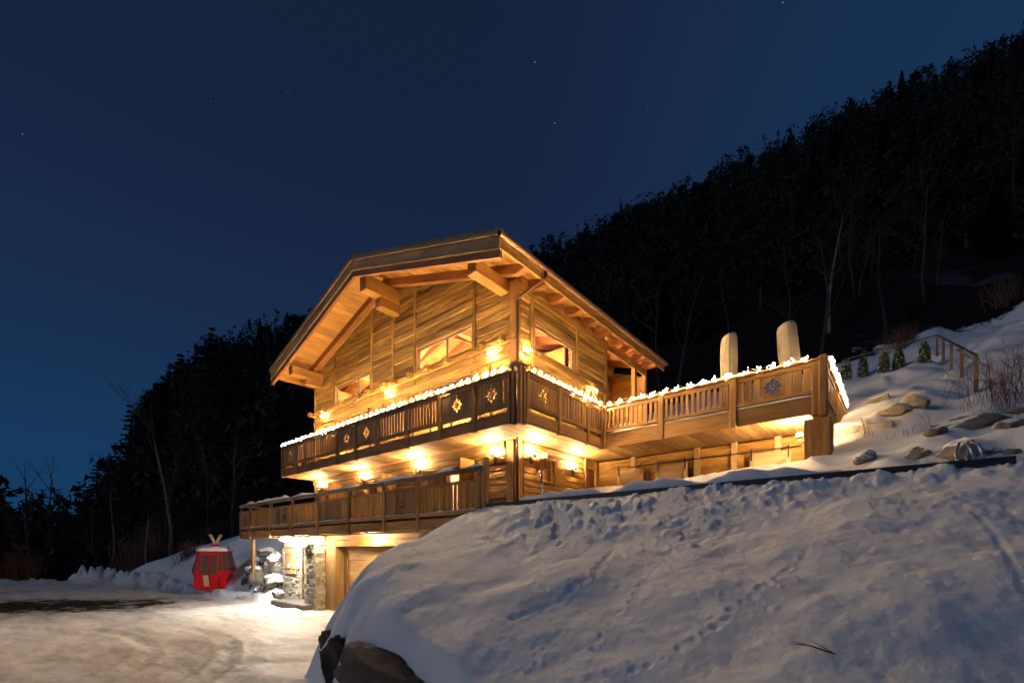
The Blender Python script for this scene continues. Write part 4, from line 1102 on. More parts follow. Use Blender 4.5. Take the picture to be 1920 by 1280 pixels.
# ------------------------------------------------------------------ string lights
def garland(path, label, seed, led, clump=0.33, per=14, spread=(0.05, 0.035, 0.05)):
    rnd = random.Random(seed)
    P = [Vector(p) for p in path]
    t = empty('string_lights', P[0]); tag(t, label, 'string lights', 'white string lights on the upper railing')
    cab = []; parts = []
    for a, b in zip(P, P[1:]):
        L = (b - a).length; n = max(2, round(L / clump)); d = (b - a).normalized(); sd = Vector((d.y, -d.x, 0))
        for i in range(n):
            c = a + (b - a) * ((i + 0.5) / n) + d * rnd.uniform(-0.03, 0.03)
            ph = rnd.uniform(0, 6)
            for k in range(5):
                an = ph + k * 1.3; cab.append(c + d * (k - 2) * clump / 5 + sd * 0.07 * math.cos(an) + Vector((0, 0, 0.05 + 0.06 * math.sin(an))))
            for k in range(rnd.randint(per - 4, per + 4)):
                g = Vector([max(-1.6, min(1.6, rnd.gauss(0, 0.7))) for _ in range(3)])
                p = c + d * g.x * spread[0] + sd * g.y * spread[1] + Vector((0, 0, g.z * spread[2] + 0.06 + 0.5 * spread[2] * g.x))
                r = rnd.uniform(0.0065, 0.011)
                v = [p + Vector(q) * r for q in ((1, 0, 0), (0, 1, 0), (-1, 0, 0), (0, -1, 0), (0, 0, 1.2), (0, 0, -1.2))]
                parts.append((v, [[0, 1, 4], [1, 2, 4], [2, 3, 4], [3, 0, 4], [1, 0, 5], [2, 1, 5], [3, 2, 5], [0, 3, 5]]))
    v, f = tube_geo(cab, 0.005, 4)
    obj('cable', v, f, M['cable'], t)
    kind(obj('bulbs', *merge(parts), M[led], t), 'stuff')
garland([(-21.85, 9.172, 6.85), (-7.98, 9.172, 6.87)], 'white string lights wound along the gable-side balcony rail', 1, 'led')
garland([(-7.552, 9.6, 6.86), (-7.552, 13.45, 6.84)], 'white string lights on the short side rail running back from the balcony corner', 2, 'led', 0.29)
garland([(-7.45, 13.45, 6.81), (-1.62, 13.45, 6.81)], 'white string lights in snow along the front terrace rail', 3, 'led_snow', 0.36, 16, (0.07, 0.035, 0.05))
garland([(-1.36, 13.75, 6.82), (-1.36, 18.7, 6.80)], 'white string lights on the outer end rail of the terrace', 4, 'led_snow', 0.3)

# ------------------------------------------------------------------ things on the terrace and by the pool
def parasol(px, D, h, w, lean, label):
    x, y = polar(px, D); b = Vector((x, y, 5.85))
    t = empty('parasol', b); tag(t, label, 'parasol', 'furled parasols in cream covers on the terrace')
    v, f = [], []
    n = 22; rings = [(0.35, 0.55), (0.5, 0.78), (0.9, 0.9), (1.25, 0.88), (1.3, 0.83), (1.36, 0.9), (1.9, 1.0), (2.2, 0.96), (h - 0.12, 0.97), (h - 0.03, 0.86), (h, 0.5)]
    for z, k in rings:
        for i in range(n):
            a = 2 * math.pi * i / n; r = w / 2 * k * (1 + 0.05 * math.sin(3 * a + z * 2) + 0.13 * (i % 2) * (1 if z < h - 0.2 else 0.3))
            v.append((b.x + r * math.cos(a) + lean[0] * z, b.y + r * math.sin(a) + lean[1] * z, b.z + z + (0.05 * math.cos(a) if z > h - 0.2 else 0)))
    for j in range(len(rings) - 1):
        for i in range(n): f.append([j * n + i, j * n + (i + 1) % n, (j + 1) * n + (i + 1) % n, (j + 1) * n + i])
    f.append([(len(rings) - 1) * n + i for i in range(n)])
    obj('cover', v, f, M['canvas'], t, True)
    tube('seam', [b + Vector((0.06 + lean[0] * z_, -w / 2 * 1.03 + lean[1] * z_, z_)) for z_ in (0.9, 1.5, 2.0, h - 0.15)], 0.012, M['canvas'], t, 6)
    tube('pole', [b, b + Vector((lean[0] * 0.5, lean[1] * 0.5, 0.5))], 0.03, M['iron'], t, 8)
    tube('foot', [b, b + Vector((0, 0, 0.06))], 0.25, M['iron'], t, 14, False)
    return t
parasol(1367, 13.6, 2.62, 0.44, (0, 0), 'furled parasol in a cream cover standing upright, left one')
parasol(1492, 13.2, 2.75, 0.50, (-0.075, -0.065), 'furled parasol in a cream cover leaning left, right one')
def snow_block(name, lo, hi, label, cat, mat_low, snow=0.3):
    t = empty(name, ((lo[0] + hi[0]) / 2, (lo[1] + hi[1]) / 2, lo[2])); tag(t, label, cat)
    box('frame', lo, (hi[0], hi[1], hi[2]), mat_low, t, 0.02)
    nx, ny = 16, 10; v = []; f = []
    for i in range(nx + 1):
        for j in range(ny + 1):
            u, w = i / nx, j / ny; e = min(u, 1 - u, w, 1 - w)
            hh = snow * min(1, (e * 5)) ** 0.5 * (0.85 + 0.3 * float(fbm(np.array([u * 3 + lo[0]]), np.array([w * 3]), 2, 9)[0]))
            v.append((lo[0] - 0.04 + (hi[0] - lo[0] + 0.08) * u, lo[1] - 0.04 + (hi[1] - lo[1] + 0.08) * w, hi[2] - 0.03 + hh))
    for i in range(nx):
        for j in range(ny): a = i * (ny + 1) + j; f.append([a, a + ny + 1, a + ny + 2, a + 1])
    obj('snow_cap', v, f, M['piled_snow'], t, True)
    return t
snow_block('outdoor_sofa', (-5.25, 14.5, 5.86), (-3.9, 15.3, 6.2), 'low covered terrace sofa under a thick cap of snow', 'sofa', M['canvas'], 0.32)
snow_block('storage_chest', (-7.1, 15.0, 5.86), (-6.4, 15.6, 6.3), 'small pale chest on the terrace near the inner corner', 'chest', M['canvas'], 0.06)

pw = empty('pool_wall', (-3.4, 8.3, 2.6)); tag(pw, 'long dark pool edge wall with black coping above the snow bank', 'wall')
for i in range(6):
    a = -7.85 + i * 1.485; b = a + 1.482
    box('wall_panel', (a, 8.24, 2.2), (b, 8.38, 3.13), M['concrete'], pw, 0.006)
    box('coping', (a, 8.19, 3.14), (b + 0.002, 8.46, 3.245), M['coping'], pw, 0.008)
kind(snow_ridge('coping_snow', [(-6.9, 8.42, 3.235), (-5.2, 8.40, 3.235), (-3.2, 8.38, 3.235), (-0.6, 8.42, 3.235)], 0.13, 0.15, pw, 6), 'stuff')
ladder = empty('pool_ladder', (0.65, 8.6, 3.2)); tag(ladder, 'pair of bright steel pool ladder rails rising behind the coping', 'ladder')
for dx in (0.0, 0.09):
    tube('rail', [(0.60 + dx, 8.52, 3.0), (0.56 + dx, 8.6, 3.4), (0.60 + dx, 8.72, 3.56), (0.68 + dx, 8.6, 3.5), (0.80 + dx, 8.52, 3.0)], 0.018, M['steel'], ladder, 8)
shower = empty('handrail_stand', (-6.5, 8.9, 3.1)); tag(shower, 'thin pale T-shaped handrail standing on the terrace by the corner post', 'handrail')
tube('upright', [(-6.72, 9.0, 3.1), (-6.72, 9.0, 4.02)], 0.025, M['steel'], shower, 8)
beam('cross_bar', (-6.98, 9.16, 4.05), (-6.45, 8.84, 4.03), 0.05, 0.04, M['steel'], shower)

# wreath and star by the entry
WX, WY = -17.85, 8.55
wr = empty('wreath', (WX, WY, 2.05)); tag(wr, 'dark evergreen wreath hanging on the stone pillar', 'wreath')
rp = random.Random(3); lv = []
for i in range(420):
    a = rp.uniform(0, 2 * math.pi); b2 = rp.uniform(0, 2 * math.pi); r0 = 0.2
    c = Vector((WX + (r0 + 0.06 * math.cos(b2)) * math.cos(a), WY - 0.02 + 0.05 * math.sin(b2), 2.05 + (r0 + 0.06 * math.cos(b2)) * math.sin(a)))
    d = Vector((rp.uniform(-1, 1), rp.uniform(-1, 0.3), rp.uniform(-1, 1))).normalized() * 0.07; e = d.cross(Vector((0.3, 0.5, 0.8))).normalized() * 0.012
    lv.append(([c - e, c + e, c + d], [[0, 1, 2]]))
kind(obj('needles', *merge(lv), M['pitch'], wr), 'stuff')
tube('hoop', [(WX + 0.2 * math.cos(i * math.pi / 10), WY, 2.05 + 0.2 * math.sin(i * math.pi / 10)) for i in range(21)], 0.03, M['pitch'], wr, 6)
sv = [(-20.95 + (0.17 if i % 2 == 0 else 0.085) * math.sin(i * math.pi / 5 + 0.3), 9.13, 1.38 + (0.17 if i % 2 == 0 else 0.085) * math.cos(i * math.pi / 5 + 0.3)) for i in range(10)]
so = obj('star_ornament', sv + [(-20.95, 9.09, 1.38), (-20.95, 9.165, 1.38)], [[i, (i + 1) % 10, 10] for i in range(10)] + [[(i + 1) % 10, i, 11] for i in range(10)], M['white'])
tag(so, 'white star ornament hanging on the closed entry shutter', 'ornament')

# ------------------------------------------------------------------ red gondola cabin
def gondola():
    gx, gy = polar(403, 24.3); z0 = gz(gx, gy) - 0.03
    t = empty('gondola_cabin', (gx, gy, z0)); tag(t, 'small red gondola cabin with tinted windows and snowy roof parked on the snow', 'gondola')
    def P(name, v, f, m, par=t, smooth=False):
        o = bpy.data.objects.new(name, mesh_from(name, v, f, m, smooth)); COL.objects.link(o); o.parent = par; return o
    prof = [(0.0, 0.66, 0.60), (0.06, 0.74, 0.68), (0.98, 1.02, 0.92), (1.02, 1.03, 0.93)]
    up_ = [(1.02, 1.03, 0.93), (1.96, 0.80, 0.72), (2.0, 0.82, 0.74)]
    def ring(a, b, z):            # rounded octagon
        pts = []
        for sx, sy in ((1, -1), (1, 1), (-1, 1), (-1, -1)):
            c = 0.22
            q = [(sx * a, sy * (b - c)), (sx * (a - c), sy * b)]
            if sx * sy < 0: q.reverse()
            pts += [(x, y, z) for x, y in q]
        return pts
    def loft(rows, capb=False, capt=False):
        v = []; f = []
        for z, a, b in rows: v += ring(a, b, z)
        for j in range(len(rows) - 1):
            for i in range(8): f.append([j * 8 + i, j * 8 + (i + 1) % 8, (j + 1) * 8 + (i + 1) % 8, (j + 1) * 8 + i])
        if capb: f.append(list(range(8))[::-1])
        if capt: f.append([(len(rows) - 1) * 8 + i for i in range(8)])
        return v, f
    P('lower_shell', *loft(prof, True), M['red'])
    win = P('window_band', *loft([(1.02, 1.02, 0.92), (1.95, 0.79, 0.71)]), M['tint'])
    v, f = loft([(1.95, 0.82, 0.74), (2.03, 0.86, 0.78), (2.10, 0.80, 0.72)], True, True); rf = P('roof', v, f, M['red'])
    # snow lying on the roof
    sv, sf = [], []
    rws = [(2.05, 0.87, 0.79), (2.17, 0.83, 0.75), (2.26, 0.62, 0.55), (2.30, 0.28, 0.26)]
    P('roof_snow', *loft(rws, False, True), M['piled_snow'], rf, True)
    base = ring(1.02, 0.92, 1.02); topr = ring(0.79, 0.71, 1.96)
    def bar(name, p, q, w, m, par, d=0.05):
        vv, ff = tube_geo([p, q], w / 2, 4); return P(name, vv, ff, m, par)
    for i in range(8): bar('window_mullion', base[i], topr[i], 0.045, M['red'], win)
    for i in range(8): bar('window_sill', base[i], base[(i + 1) % 8], 0.06, M['red'], win)
    # front sliding door (faces local -y) with two tall panes
    fy = lambda z: -(0.60 + (0.93 - 0.60) * min(z, 1.02) / 1.02 if z <= 1.02 else 0.93 - (0.93 - 0.72) * (z - 1.02) / 0.94)
    def panel(name, x0, x1, z0_, z1_, off, m, par, th=0.03):
        zs = [z0_] + ([1.02] if z0_ < 1.02 < z1_ else []) + [z1_]
        v = []; f = []
        for z in zs:
            for x in (x0, x1): v += [(x, fy(z) - off, z), (x, fy(z) - off + th, z)]
        for j in range(len(zs) - 1):
            o = j * 4; f += [[o, o + 2, o + 6, o + 4], [o + 1, o + 5, o + 7, o + 3], [o, o + 4, o + 5, o + 1], [o + 2, o + 3, o + 7, o + 6]]
        o = (len(zs) - 1) * 4; f += [[0, 1, 3, 2], [o, o + 2, o + 3, o + 1]]
        return P(name, v, f, m, par)
    dr = panel('sliding_door', -0.47, 0.47, 0.10, 1.93, 0.03, M['red'], t)
    for x in (-0.24, 0.23): panel('door_pane', x - 0.17, x + 0.17, 0.84, 1.86, 0.045, M['tint'], dr, 0.02)
    panel('door_seam', -0.015, 0.015, 0.12, 1.9, 0.045, M['iron'], dr, 0.02)
    for x in (-0.72, 0.72):
        vv, ff = cbox_geo(0.17, 0.10, 0.30, 0.05); P('ski_box', [(p[0] + x * 0.97, p[1] - 0.80, p[2] + 0.42) for p in vv], ff, M['red'])
    panel('ski_strap', -0.34, -0.06, 0.10, 0.80, 0.05, M['ski'], dr, 0.02)
    # hanger foot and the crossed skis
    v = [(-0.26, -0.14, 2.14), (0.26, -0.14, 2.14), (0.26, 0.14, 2.14), (-0.26, 0.14, 2.14), (-0.14, -0.09, 2.42), (0.14, -0.09, 2.42), (0.14, 0.09, 2.42), (-0.14, 0.09, 2.42)]
    hb = P('hanger_foot', v, [[0, 1, 5, 4], [1, 2, 6, 5], [2, 3, 7, 6], [3, 0, 4, 7], [4, 5, 6, 7]], M['red'])
    for k, (sx, off) in enumerate(((-1, 0.0), (-1, 0.09), (1, 0.0), (1, 0.09))):
        vv, ff = tube_geo([(sx * -0.03 + off * 0.6, -0.03 + off * 0.5, 2.36), (sx * 0.30 + off, -0.03 + off * 0.5, 2.92)], 0.045, 4); P('ski', vv, ff, M['ski'], hb)
    for x, y in ((-0.6, -0.45), (0.45, -0.55), (0.6, 0.4)):
        P('roof_hook', *tube_geo([(x, y, 2.08), (x, y, 2.25), (x + 0.07, y, 2.29), (x + 0.1, y, 2.2)], 0.022, 6), M['ski'], rf, True)
    t.rotation_euler = (0, 0, YAW + rad(14)); t.scale = (0.84, 0.84, 1.0)
    return t
gondola()

# ------------------------------------------------------------------ rocks
def rock(px, py, size, label, mat, group, sink=0.25, seed=0, D=None, pos=None, sq=(1, 0.85, 0.7), kindname='boulder', rot=None):
    if pos is None:
        if D: x, y = polar(px, D); pos = (x, y, gz(x, y))
        else: pos = ground_hit(px, py)
    rn = random.Random(seed)
    v, f = ball_geo((0, 0, 0), 1, 44, 28)
    A = np.array([tuple(p) for p in v]); o1 = rn.uniform(0, 50)
    k = fbm(A[:, 0] * 1.3 + o1, A[:, 1] * 1.3 + A[:, 2] * 1.7 + o1, 3, seed) * 0.16
    A = A * (1 + k)[:, None]
    for _ in range(20):                     # broken flat faces
        nn = np.array([rn.gauss(0, 1) for _ in range(3)]); nn /= np.linalg.norm(nn)
        h_ = A @ nn; lim = rn.uniform(0.5, 0.85); over = np.maximum(h_ - lim, 0); A = A - np.outer(over * 0.93, nn)
    A = A + (fbm(A[:, 0] * 5 + o1, A[:, 1] * 5 + A[:, 2] * 6, 4, seed + 5, 0.65) * 0.07)[:, None] * A
    A = A * np.array(sq) * size
    an = rn.uniform(0, 6.28) if rot is None else rot; c, s = math.cos(an), math.sin(an)
    A = np.stack([A[:, 0] * c - A[:, 1] * s, A[:, 0] * s + A[:, 1] * c, A[:, 2]], -1)
    A += np.array([pos[0], pos[1], pos[2] + size * sq[2] * (1 - 2 * sink)])
    o = obj(kindname, A, f, mat, None, True)
    tag(o, label, 'rock', group)
    return o
GB = 'exposed rock in the face of the snow bank'
for i, (p, sz, q, lb) in enumerate((((-4.6, 3.16, 0.44), 0.98, (1.95, 0.42, 0.72), 'broad brown rock face half buried under the lower left edge of the snow bank'),
                                   ((-6.5, 3.55, 0.40), 0.50, (1.0, 0.6, 0.9), 'smaller brown rock left of the broad rock face'),
                                   ((-7.6, 4.05, 0.45), 0.42, (0.9, 0.6, 1.0), 'dark stone showing through the snow at the left bank corner'))):
    rock(0, 0, sz, lb, M['dark_rock'], GB, 0.5, 20 + i, pos=p, sq=q, rot=rad(-12))
GL = 'large boulders stacked left of the garage entry'
for i, (px_, D_, dz_, sz, q, lb) in enumerate(((517, 21.6, 1.55, 0.75, (0.8, 0.8, 1.0), 'highest grey boulder tucked under the deck beside the entry wall'),
                                              (490, 21.6, 0.85, 0.72, (1.0, 0.8, 0.8), 'big grey boulder in the middle of the boulder slope'),
                                              (516, 20.7, 0.62, 0.62, (0.8, 0.8, 0.85), 'grey boulder low beside the entry wall'),
                                              (460, 22.6, 0.55, 0.36, (0.8, 0.8, 1), 'small dark boulder at the left edge of the boulder slope'),
                                              (479, 22.8, 1.45, 0.5, (1, 0.8, 0.7), 'upper left snow-dusted boulder below the deck prop'),
                                              (521, 20.1, 0.05, 0.42, (0.7, 0.7, 1.1), 'upright pale stone at the foot of the entry wall'),
                                              (500, 21.0, 0.2, 0.5, (1, 0.8, 0.7), 'low boulder half buried below the big middle boulder'),
                                              (476, 22.2, 0.25, 0.35, (1, 0.8, 0.7), 'small buried stone low on the boulder slope'),
                                              (500, 22.6, 1.95, 0.5, (1, 0.8, 0.7), 'boulder highest up behind the deck prop'),
                                              (503, 21.5, 1.3, 0.5, (0.9, 0.8, 0.9), 'grey boulder wedged between the highest and the middle boulder'),
                                              (470, 22.5, 1.0, 0.42, (0.9, 0.8, 0.9), 'grey boulder left of the big middle boulder'),
                                              (522, 20.9, 1.15, 0.45, (0.7, 0.8, 0.9), 'boulder against the entry wall below the highest one'),
                                              (488, 21.3, 0.1, 0.4, (1, 0.8, 0.7), 'flat stone at the foot of the boulder slope'))):
    x, y = polar(px_, D_ + 0.6); rock(0, 0, sz, lb, M['rock'], GL, 0.5, 40 + i, pos=(x, y, dz_), sq=q)
GR = 'rocks poking through the snowy hillside'
for i, (px_, py_, sz, q, lb) in enumerate(((1715, 760, 0.62, (1.1, 0.7, 0.5), 'rounded rock highest on the snowy slope, below the hedge row'), (1690, 772, 0.5, (1.2, 0.7, 0.45), 'dark flat rock left of the highest slope rock'),
                                          (1645, 752, 0.45, (1.6, 0.6, 0.35), 'thin rock edge above the concrete block'), (1810, 800, 0.62, (1.7, 0.8, 0.5), 'largest flat brown rock in the middle of the slope'),
                                          (1885, 800, 0.4, (1.3, 0.8, 0.5), 'brown rock right of the largest slope rock'), (1755, 812, 0.3, (1.6, 0.7, 0.5), 'small streaked rock below the largest slope rock'),
                                          (1625, 860, 0.33, (1.6, 0.8, 0.55), 'dark rock just behind the pool coping near the terrace post'), (1720, 855, 0.3, (1.5, 0.8, 0.5), 'low grey rock behind the middle of the coping'),
                                          (1790, 850, 0.42, (1.6, 0.8, 0.6), 'pale rock behind the coping left of the ladder'), (1858, 848, 0.16, (1.4, 0.8, 0.6), 'small dark stone right of the ladder'),
                                          (1900, 850, 0.2, (1.2, 0.8, 0.6), 'reddish stone at the right end of the coping'), (1905, 772, 0.25, (1.5, 0.8, 0.4), 'small dark stone at the right edge above the slope rocks'))):
    rock(px_, py_, sz * 0.95, lb, M['pale_rock'], GR, 0.45, 60 + i, sq=(q[0] * 0.85, q[1], q[2] * 1.15))
bxp = ground_hit(1625, 800)
cb = empty('concrete_block', (bxp[0], bxp[1], bxp[2] - 0.2)); tag(cb, 'long pale concrete block capped with snow beside the terrace end', 'block')
b1 = box('slab', (bxp[0] - 0.9, bxp[1] - 0.1, bxp[2] - 0.5), (bxp[0] + 0.55, bxp[1] + 0.45, bxp[2] + 0.06), M['block'], cb, 0.03)
kind(snow_ridge('snow_cap', [(bxp[0] - 0.9, bxp[1] + 0.18, bxp[2] + 0.06), (bxp[0] + 0.55, bxp[1] + 0.18, bxp[2] + 0.06)], 0.3, 0.13, cb, 8), 'stuff')

# ------------------------------------------------------------------ fence, hedge shrubs and dry stems on the slope
fn = empty('wooden_fence', ground_hit(1757, 668)); tag(fn, 'simple wooden rail fence with posts bending down the snowy slope', 'fence')
fA, fB, fC = [Vector(ground_hit(*q)) for q in ((1580, 712), (1757, 668), (1830, 735))]
run = [(fA, fB, t) for t in (0.0, 0.5, 1.0)] + [(fB, fC, t) for t in (0.25, 0.5, 0.75, 1.0)]
for a, b, t in run:
    p = a.lerp(b, t); top = p.z + 1.05; p.z = gz(p.x, p.y)
    box('post', (p.x - 0.05, p.y - 0.05, p.z - 0.3), (p.x + 0.05, p.y + 0.05, top), W['grey'], fn)
for a, b in ((fA, fB), (fB, fC)): beam('rail', a + Vector((0, 0, 1.09)), b + Vector((0, 0, 1.09)), 0.09, 0.05, W['grey'], fn)
def shrub_mesh(seed, h, r):
    rn = random.Random(seed); parts = []; snow = []
    for i in range(1500):
        t = rn.random() ** 0.8; z = h * t; rr_ = r * (1 - t) ** 0.6 * (0.35 + t) ** 0.25 * rn.uniform(0.5, 1.1); a = rn.uniform(0, 6.283)
        c = Vector((rr_ * math.cos(a), rr_ * math.sin(a), z)); d = Vector((math.cos(a) * 0.4 + rn.gauss(0, 0.4), math.sin(a) * 0.4 + rn.gauss(0, 0.4), 1)).normalized() * rn.uniform(0.06, 0.13)
        e = d.cross(Vector((rn.gauss(0, 1), rn.gauss(0, 1), rn.gauss(0, 1)))).normalized() * 0.025
        (snow if (rn.random() < 0.10) else parts).append(([c - e, c + e, c + d], [[0, 1, 2]]))
    return merge(parts), merge(snow)
GS = 'row of clipped conical shrubs below the fence'
for i, (px_, py_, lb) in enumerate(((1587, 712, 'conical shrub nearest the terrace end, first of the row'), (1618, 707, 'conical shrub second from the terrace, dusted with snow'), (1657, 699, 'conical shrub in the middle of the row'),
                                    (1685, 692, 'conical shrub fourth in the row, just right of the middle one'), (1733, 681, 'conical shrub set apart at the right end of the row'))):
    p = ground_hit(px_, py_); t = empty('conical_shrub', p); tag(t, lb, 'shrub', GS)
    dpt = -p[0] * sR + p[1] * cR; (pv, pf), (sv, sf) = shrub_mesh(100 + i, 38 * dpt / 857, 11 * dpt / 857)
    off = lambda V: [(q[0] + p[0], q[1] + p[1], q[2] + p[2]) for q in V]
    obj('foliage', off(pv), pf, M['thuja'], t); kind(obj('snow_dusting', off(sv), sf, M['piled_snow'], t), 'stuff')
    tube('stem', [p, (p[0], p[1], p[2] + 0.4)], 0.03, M['bark'], t, 6)
def stems(px_, py_, n, h, spread, label, seed, lean=0.25):
    p = ground_hit(px_, py_); rn = random.Random(seed); parts = []
    for i in range(n):
        a = Vector((p[0] + rn.gauss(0, spread), p[1] + rn.gauss(0, spread), 0)); a.z = gz(a.x, a.y) - 0.03
        d = Vector((rn.gauss(0, lean), rn.gauss(0, lean), 1)).normalized(); hh = h * rn.uniform(0.5, 1.1)
        m = a + d * hh * 0.5 + Vector((rn.gauss(0, 0.03), rn.gauss(0, 0.03), 0)); e = a + d * hh
        parts.append(tube_geo([a, m, e], [0.007, 0.005, 0.003], 3, False))
        for k in range(3):
            q = a + d * hh * rn.uniform(0.4, 0.95); parts.append(tube_geo([q, q + Vector((rn.gauss(0, 1), rn.gauss(0, 1), 1.3)).normalized() * hh * 0.22], [0.004, 0.002], 3, False))
    o = obj('dry_shrub', *merge(parts), M['twig']); tag(o, label, 'shrub', 'dry winter stems'); return o
stems(1855, 755, 60, 1.25, 0.42, 'wide tuft of dry reddish stems below the fence end', 1)
stems(1905, 745, 26, 1.5, 0.22, 'tall sparse dry stems at the right edge of the picture', 2)
stems(1628, 815, 9, 0.5, 0.05, 'single tuft of thin upright stalks in front of the concrete block', 3, 0.08)
stems(1600, 812, 14, 0.22, 0.1, 'tiny dry tuft beside the terrace end wall', 4)
stems(1690, 818, 9, 0.2, 0.16, 'few short grass stalks in the middle of the slope', 5)
tw = ground_hit(1560, 1228, 1.3, 9)
tv_ = Vector(tw); parts = [tube_geo([tv_ + Vector((0.12, 0.02, -0.02)), tv_ + Vector((-0.1, -0.04, 0.05)), tv_ + Vector((-0.22, -0.04, 0.07))], [0.006, 0.005, 0.002], 4, False), tube_geo([tv_ + Vector((0.0, 0, 0.02)), tv_ + Vector((-0.12, 0.06, 0.07))], [0.004, 0.002], 4, False), tube_geo([tv_ + Vector((-0.14, -0.04, 0.055)), tv_ + Vector((-0.22, -0.1, 0.06))], [0.003, 0.0015], 4, False)]
tag(obj('twig', *merge(parts), M['twig']), 'thin bare twig lying on the front of the snow bank', 'twig')

# ------------------------------------------------------------------ trees
def conifer_mesh(seed, H, R, n_lv=24, droop=0.35):
    rn = random.Random(seed); v = []; f = []
    for i in range(n_lv):
        t = (i + rn.uniform(-0.3, 0.3)) / n_lv; t = min(max(t, 0), 0.985); z = H * (0.10 + 0.9 * t); r = R * (1 - t) ** 0.85 * rn.uniform(0.75, 1.12) + 0.12
        nb = rn.randint(6, 9)
        for k in range(nb):
            a = 6.283 * (k + rn.uniform(-0.3, 0.3)) / nb; d = Vector((math.cos(a), math.sin(a), 0)); s = Vector((-d.y, d.x, 0)); L = r * rn.uniform(0.7, 1.1); w = 0.13 * L + 0.10
            p0 = Vector((0, 0, z)); p1 = p0 + d * L * 0.5 + Vector((0, 0, -L * droop * 0.35)); p2 = p0 + d * L + Vector((0, 0, -L * droop * 0.8 + 0.08 * L))
            o = len(v); v += [p0 - s * 0.05, p0 + s * 0.05, p1 + s * w, p1 - s * w, p2 + s * w * 0.25, p2 - s * w * 0.25]; f += [[o, o + 1, o + 2, o + 3], [o + 3, o + 2, o + 4, o + 5]]
            for q in range(9):
                u = rn.uniform(0.2, 1); c = p0.lerp(p1, u * 2) if u < 0.5 else p1.lerp(p2, u * 2 - 1)
                e = (d * rn.uniform(0.2, 1) + s * rn.uniform(-1.2, 1.2) + Vector((0, 0, rn.uniform(-0.7, 0.2)))).normalized() * rn.uniform(0.25, 0.55) * (0.4 + 0.12 * L); g = e.cross(Vector((0.2, 0.3, 1))).normalized() * 0.10
                o = len(v); v += [c - g, c + g, c + e]; f.append([o, o + 1, o + 2])
    return v, f
def pine_mesh(seed, H, R):
    rn = random.Random(seed); v = []; f = []
    for b in range(26):
        t = rn.uniform(0.3, 1.0); a = rn.uniform(0, 6.283); rr_ = R * rn.uniform(0.1, 0.8) * (1.15 - t * 0.75); c = Vector((rr_ * math.cos(a), rr_ * math.sin(a), H * t * 0.95)); br = R * rn.uniform(0.22, 0.4)
        for k in range(75):
            p = c + Vector((rn.gauss(0, 0.5), rn.gauss(0, 0.5), rn.gauss(0, 0.35))) * br; e = Vector((rn.gauss(0, 1), rn.gauss(0, 1), rn.gauss(0.3, 1))).normalized() * rn.uniform(0.3, 0.6); g = e.cross(Vector((rn.gauss(0, 1), rn.gauss(0, 1), rn.gauss(0, 1)))).normalized() * 0.16
            o = len(v); v += [p - g, p + g, p + e]; f.append([o, o + 1, o + 2])
    return v, f
def bare_mesh(seed, H, spread=0.5, levels=4):
    rn = random.Random(seed); trunk = []; br = []
    def grow(p, d, L, r, lv):
        n = 4; pts = [p]; rs = [r]
        for i in range(n):
            d = (d + Vector((rn.gauss(0, 0.10), rn.gauss(0, 0.10), rn.gauss(0.05, 0.05)))).normalized(); p = p + d * L / n; pts.append(p); rs.append(r * (1 - 0.75 * (i + 1) / n))
        (trunk if lv == 0 else br).append(tube_geo(pts, rs, 5 if lv < 2 else 3, False))
        if lv >= levels: return
        for k in range((9, 6, 5, 4)[lv] if lv < 4 else 0):
            t = rn.uniform(0.25 if lv else 0.3, 0.98); j = min(int(t * n), n - 1); q = pts[j].lerp(pts[j + 1], t * n - j)
            a = rn.uniform(0, 6.283); sd = Vector((math.cos(a), math.sin(a), 0)); nd = (d * (1 - spread) + sd * spread + Vector((0, 0, 0.25))).normalized()
            grow(q, nd, L * rn.uniform(0.28, 0.5) * (1.1 - 0.4 * t), r * 0.42 * (1.1 - 0.6 * t), lv + 1)
    grow(Vector((0, 0, -0.3)), Vector((rn.gauss(0, 0.05), rn.gauss(0, 0.05), 1)), H, H * 0.011 + 0.03, 0)
    return merge(trunk), merge(br)
CON = []
for i in range(5):
    H = 12.0; R = (2.3, 2.8, 2.0, 2.6, 3.1)[i]
    CON.append((mesh_from('crown', *conifer_mesh(300 + i, H, R, 24 + i, 0.3 + 0.05 * i), M['needle']), mesh_from('trunk', *tube_geo([(0, 0, -1.5), (0, 0, H * 0.5), (0, 0, H * 0.96)], [0.22, 0.14, 0.02], 6), M['bark'])))
for i in range(3):
    H = 10.0; CON.append((mesh_from('crown', *pine_mesh(330 + i, H, 3.2), M['needle']), mesh_from('trunk', *tube_geo([(0, 0, -1.5), (0.1, 0, H * 0.5), (0, 0, H * 0.9)], [0.22, 0.16, 0.05], 6), M['bark'])))
BARE = []
for i in range(4):
    (tv_, tf_), (bv_, bf_) = bare_mesh(360 + i, 11.0, 0.5 + 0.05 * i)
    BARE.append((mesh_from('branches', bv_, bf_, M['bark']), mesh_from('trunk', tv_, tf_, M['bark'], True)))
(tv_, tf_), (bv_, bf_) = bare_mesh(381, 11.0, 0.55)
BIRCH = (mesh_from('branches', bv_, bf_, M['bark']), mesh_from('trunk', tv_, tf_, M['birch'], True))
def tree(name, meshes, x, y, scale, label, cat, group, part, rz=None, lean=0.0):
    z = gz(x, y); t = bpy.data.objects.new(name, None); COL.objects.link(t); t.location = (x, y, z - 0.2); t.rotation_euler = (random.gauss(0, 0.02) + lean, random.gauss(0, 0.03), random.uniform(0, 6.28) if rz is None else rz)
    t.scale = (scale * random.uniform(0.9, 1.1), scale * random.uniform(0.9, 1.1), scale)
    for nme, me in zip((part, 'trunk'), meshes):
        c = bpy.data.objects.new(nme, me); COL.objects.link(c); c.parent = t
    tag(t, label, cat, group); return t
